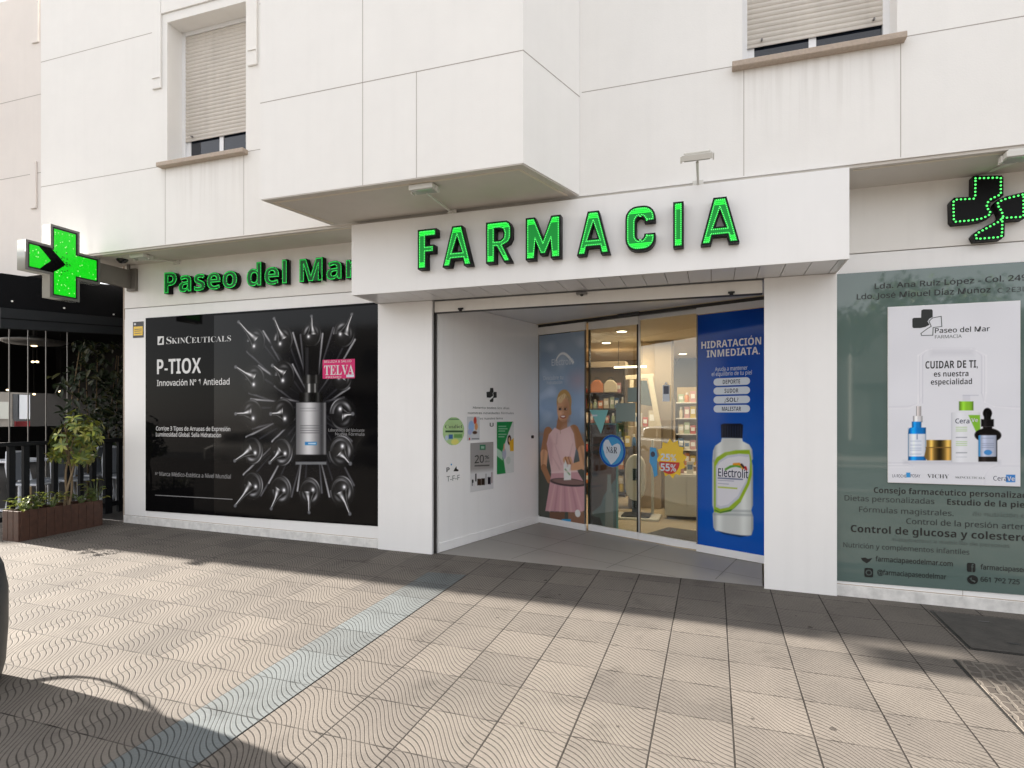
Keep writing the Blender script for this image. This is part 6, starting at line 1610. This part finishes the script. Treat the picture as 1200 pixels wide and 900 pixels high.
for i, (y_, x_, h_, n_, k1, lab) in enumerate(((4.95, -7.80, .20, 34, 'lime_leaf', 'bright lime leafed plant at the near end of the planter'), (5.12, -7.84, .22, 34, 'lime_leaf', 'bright green leafy plant second from the near end of the planter'),
                                               (5.30, -7.82, .19, 30, 'leaf_a', 'low mid green plant just in front of the tree stems'), (5.66, -7.82, .15, 24, 'leaf_b', 'low dark green plant beyond the tree stems'), (5.80, -7.76, .32, 26, 'leaf_a', 'taller sprig of leaves at the far end of the planter'))):
    t = tag(empty('leafy_plant', (x_, y_, .455)), lab, 'plant', 'low plants in the planter')
    m1_ = MB(); m2_ = MB()
    for j in range(n_):
        a_ = lr.uniform(0, 6.28); r_ = lr.uniform(.02, .13); e = Vector((x_ + r_ * math.cos(a_) * .8, y_ + r_ * math.sin(a_), .455 + lr.uniform(.05, h_)))
        m1_.tube([(x_, y_, .45), (x_ * .5 + e.x * .5, y_ * .5 + e.y * .5, e.z * .6 + .19), e], .0022, 'leaf_b', 4, False)
        leaf_at(m2_, e, Vector((math.cos(a_), math.sin(a_), lr.uniform(-.3, .5))), Vector((0, 0, 1)), lr.uniform(.06, .10), lr.uniform(.032, .05), k1 if lr.random() < .7 else 'leaf_b')
    m1_.build('stems', t); m2_.build('leaves', t)
sk_ = tag(empty('plant_stake', (-7.86, 5.08, .45)), 'short bare wooden stake standing among the planter leaves', 'stake')
m_ = MB(); m_.tube([(-7.86, 5.08, .44), (-7.855, 5.07, .76)], [.013, .010], 'bark', 7); m_.build('stake_shaft', sk_)
hg = tag(empty('leafy_screen', (-9.2, 7.1, .2)), 'tall dark leafy plant screen between the terrace and the pharmacy corner', 'plant')
m_ = MB()
for j in range(9):
    y_ = 6.55 + j * .16; m_.tube([(-9.35, y_, .2), (-9.35 + lr.uniform(-.05, .05), y_, 1.4), (-9.3 + lr.uniform(-.1, .1), y_ + lr.uniform(-.1, .1), 2.6)], [.02, .012, .006], 'bark', 5)
m_.build('stems', hg)
m_ = MB()
for j in range(1500):
    z_ = lr.uniform(.95, 2.78); y_ = lr.uniform(6.45, 7.9) + (.18 if z_ > 2.3 else 0)
    if vnoise(np.array([[y_ * 2]]), np.array([[z_ * 2]]), 1.0, 3)[0, 0] < -.22: continue
    c = Vector((-9.25 + lr.gauss(0, .14), y_, z_))
    leaf_at(m_, c, rvec(lr) + Vector((.3, -.3, -.5)), Vector((.5, -.5, .7)), lr.uniform(.08, .17), lr.uniform(.03, .06), lr.choice(['leaf_c', 'leaf_c', 'leaf_c', 'leaf_d']))
m_.build('leaves', hg)

# ================================================================== BIN, ACCESS COVERS
bn = tag(empty('litter_bin', (-4.27, 2.23, gz(-4.27, 2.23))), 'dark slate metal litter bin cut off by the left edge of the photo', 'bin')
bz = gz(-4.27, 2.23)
m_ = MB(); m_.lathe((-4.27, 2.23, bz), [(.28, 0), (.30, .01), (.325, .12), (.338, .35), (.338, .56), (.315, .70), (.275, .80), (.25, .85)], 'bin', 40); m_.build('bin_body', bn)
m_ = MB(); m_.lathe((-4.27, 2.23, bz), [(.252, .851), (.26, .86), (.25, .885), (.18, .91), (.05, .92)], 'bin', 40); m_.build('bin_lid', bn)
hp = [(-4.50 - .30 * math.sin(math.pi * i / 16), 2.40 + .36 * math.sin(math.pi * i / 16) - .03 * i / 16, bz + .18 + .56 * (i / 16)) for i in range(17)]
m_ = MB(); m_.tube(hp, .014, 'bin', 8); m_.build('bin_handle', bn)
def cover_mat():
    m, nt, N, L, b = new_mat('worn_cobble_cover')
    geo = N.new('ShaderNodeNewGeometry')
    br = N.new('ShaderNodeTexBrick'); br.inputs['Scale'].default_value = 1; br.offset = .5
    br.inputs['Brick Width'].default_value = .105; br.inputs['Row Height'].default_value = .062; br.inputs['Mortar Size'].default_value = .012; br.inputs['Mortar Smooth'].default_value = .4
    mp = N.new('ShaderNodeMapping'); mp.inputs['Rotation'].default_value = (0, 0, R(90))
    n0 = N.new('ShaderNodeTexNoise'); n0.inputs['Scale'].default_value = 8
    ad = N.new('ShaderNodeVectorMath'); ad.operation = 'MULTIPLY_ADD'; ad.inputs[1].default_value = (.07, .07, 0)
    L.new(geo.outputs['Position'], n0.inputs['Vector']); L.new(n0.outputs['Color'], ad.inputs[0]); L.new(geo.outputs['Position'], ad.inputs[2])
    L.new(ad.outputs[0], mp.inputs['Vector']); L.new(mp.outputs[0], br.inputs['Vector'])
    br.inputs['Color1'].default_value = (.060, .050, .043, 1); br.inputs['Color2'].default_value = (.085, .073, .062, 1); br.inputs['Mortar'].default_value = (.125, .11, .094, 1)
    L.new(br.outputs['Color'], b.inputs['Base Color']); b.inputs['Roughness'].default_value = .7
    bp = N.new('ShaderNodeBump'); bp.inputs['Distance'].default_value = .008; bp.invert = True; bp.inputs['Strength'].default_value = 1
    L.new(br.outputs['Fac'], bp.inputs['Height']); L.new(bp.outputs[0], b.inputs['Normal'])
    return m
M['cover'] = cover_mat(); M['cover_flat'] = mat('worn_iron_cover', (.060, .055, .050), .75, var=.4, scale=9, bump=.8, bscale=45)
def cover(x0, x1, y0, y1, k, lab):
    t = tag(empty('access_cover', (x0, y0, gz(x0, y0))), lab, 'manhole cover', 'access covers in the pavement')
    def slab(xa, xb, ya, yb, dz, kk, name):
        m_ = MB(); m_.add([(x, y, gz(x, y) + dz) for x, y in ((xa, ya), (xb, ya), (xb, yb), (xa, yb))] + [(x, y, gz(x, y) - .03) for x, y in ((xa, ya), (xb, ya), (xb, yb), (xa, yb))],
                          [(0, 1, 2, 3), (4, 7, 6, 5), (0, 4, 5, 1), (1, 5, 6, 2), (2, 6, 7, 3), (3, 7, 4, 0)], kk); return m_.build(name, t)
    slab(x0, x1, y0, y1, .004, 'black_rail', 'cover_frame'); slab(x0 + .018, x1 - .018, y0 + .018, y1 - .018, .009, k, 'cover_plate')
    for fx, fy in ((.32, .25), (.45, .25), (.30, .8)):
        xx, yy = x0 + fx * (x1 - x0), y0 + fy * (y1 - y0); slab(xx - .035, xx + .035, yy - .012, yy + .012, .011, 'black', 'lifting_slot')
cover(1.722, 2.80, 5.075, 5.90, 'cover_flat', 'dark worn access cover close to the teal shop window')
cover(1.545, 2.70, 3.15, 4.835, 'cover', 'brown cobbled access cover in the sunlit pavement at the right edge')

# ================================================================== ACROSS THE STREET (seen mirrored in the glass)
def far_house(x0, x1, h, k, lab):
    t = tag(empty('street_house', ((x0 + x1) / 2, -20, -.2)), lab, 'building', 'houses across the street')
    m_ = MB(); m_.box(x0, x1, -24, -19, -.3, h, k); m_.build('wall', t)
    n_ = int((x1 - x0) / 2.6)
    for fl in range(int(h / 3.2)):
        for j in range(n_):
            xx = x0 + .8 + j * (x1 - x0 - .6) / n_
            m_ = MB(); m_.box(xx, xx + 1.1, -18.995, -18.96, fl * 3.2 + (.0 if fl == 0 else 1.0), fl * 3.2 + 2.4, 'dark_glass'); m_.build('window', t)
    m_ = MB(); m_.box(x0, x1, -18.99, -17.6, 2.9, 3.02, 'awning'); m_.build('awning', t)
far_house(-26, -12, 7.0, 'facade_far', 'low cream house across the street mirrored in the black poster')
far_house(-11.5, -1, 9.5, 'render', 'tall white house across the street mirrored in the door glass')
far_house(6, 20, 6.2, 'facade_far', 'low house across the street mirrored in the teal window')
def parked_car(x, y, k, lab):
    g0 = -.335
    t = tag(empty('parked_car', (x, y, g0)), lab, 'car')
    prof = [(-2.1, .28), (2.1, .28), (2.16, .55), (2.1, .78), (1.25, .93), (-1.7, .95), (-2.12, .80), (-2.16, .5)]
    m_ = MB(); m_.prism([(x + a, y - .86, g0 + b) for a, b in prof], (0, 1.72, 0), k); m_.build('body', t, bevel=.09)
    cab = [(-1.75, .93), (1.25, .92), (.55, 1.42), (.2, 1.48), (-1.1, 1.47), (-1.5, 1.38)]
    m_ = MB(); m_.prism([(x + a, y - .74, g0 + b) for a, b in cab], (0, 1.48, 0), k); m_.build('roof', t, bevel=.06)
    for yy in (y + .742, y - .752):
        for q_ in ([(-1.5, .98), (-.62, .98), (-.62, 1.38), (-1.32, 1.36)], [(-.5, .98), (.98, .98), (.46, 1.36), (-.5, 1.38)]):
            m_ = MB(); m_.prism([(x + a, yy, g0 + b) for a, b in q_], (0, .012, 0), 'dark_glass'); m_.build('side_window', t)
    for wx in (-1.32, 1.30):
        for wy in (-.80, .80):
            c = Vector((x + wx, y + wy, g0 + .31)); h_ = Vector((0, .10, 0))
            m_ = MB(); m_.tube([c - h_, c + h_], .31, 'black_rail', 22); wh = m_.build('wheel', t)
            m_ = MB(); m_.tube([c - h_ * 1.03, c + h_ * 1.03], .19, 'alu_raw', 16); m_.build('rim', wh)
    for wy in (-.6, .6):
        m_ = MB(); m_.box(x + 2.10, x + 2.17, y + wy - .18, y + wy + .18, g0 + .60, g0 + .74, 'lamp_glass'); m_.build('headlight', t, bevel=.02)
parked_car(-15.2, -5.6, 'white_lac', 'white parked hatchback mirrored in the glass leaves of the entrance')
parked_car(-9.4, -5.6, 'steel', 'grey parked hatchback mirrored low in the black poster window')
def street_tree():
    t = empty('street_tree'); r_ = random.Random(5)
    m_ = MB(); m_.tube([(0, 0, 0), (.03, .02, 1.2), (-.02, .05, 2.4)], [.16, .12, .09], 'bark', 9)
    tips = []
    for j in range(7):
        a_ = j * .9; e = Vector((math.cos(a_) * r_.uniform(.7, 1.4), math.sin(a_) * r_.uniform(.7, 1.4), r_.uniform(3.4, 5.0))); m_.tube([(-.02, .05, 2.2), (e.x * .4, e.y * .4, 3.0), e], [.07, .05, .02], 'bark', 6); tips.append(e)
    m_.build('trunk', t); m_ = MB()
    for j in range(2600):
        c0 = r_.choice(tips); v = rvec(r_); p_ = c0 + v * (r_.random() ** .45) * .95
        leaf_at(m_, p_, rvec(r_), Vector((0, 0, 1)), r_.uniform(.14, .24), r_.uniform(.08, .13), r_.choice(['leaf_b', 'leaf_b', 'leaf_c', 'leaf_d']))
    m_.build('crown', t); return t
tr0 = street_tree()
for i, (x, y, s, rz, lab) in enumerate(((3.6, -12.6, 1.0, 0, 'rounded street tree mirrored at the left of the teal window'), (7.4, -12.2, 1.15, 2, 'broad street tree mirrored behind the white board'), (11.5, -12.8, .95, 4, 'smaller street tree mirrored far right in the teal window'), (-6.0, -12.4, 1.05, 1, 'street tree mirrored in the door glass'))):
    c = tr0 if i == 0 else copy_tree(tr0)
    c.location = (x, y, -.2); c.scale = (s, s, s); c.rotation_euler = (0, 0, rz); tag(c, lab, 'tree', 'trees across the street')
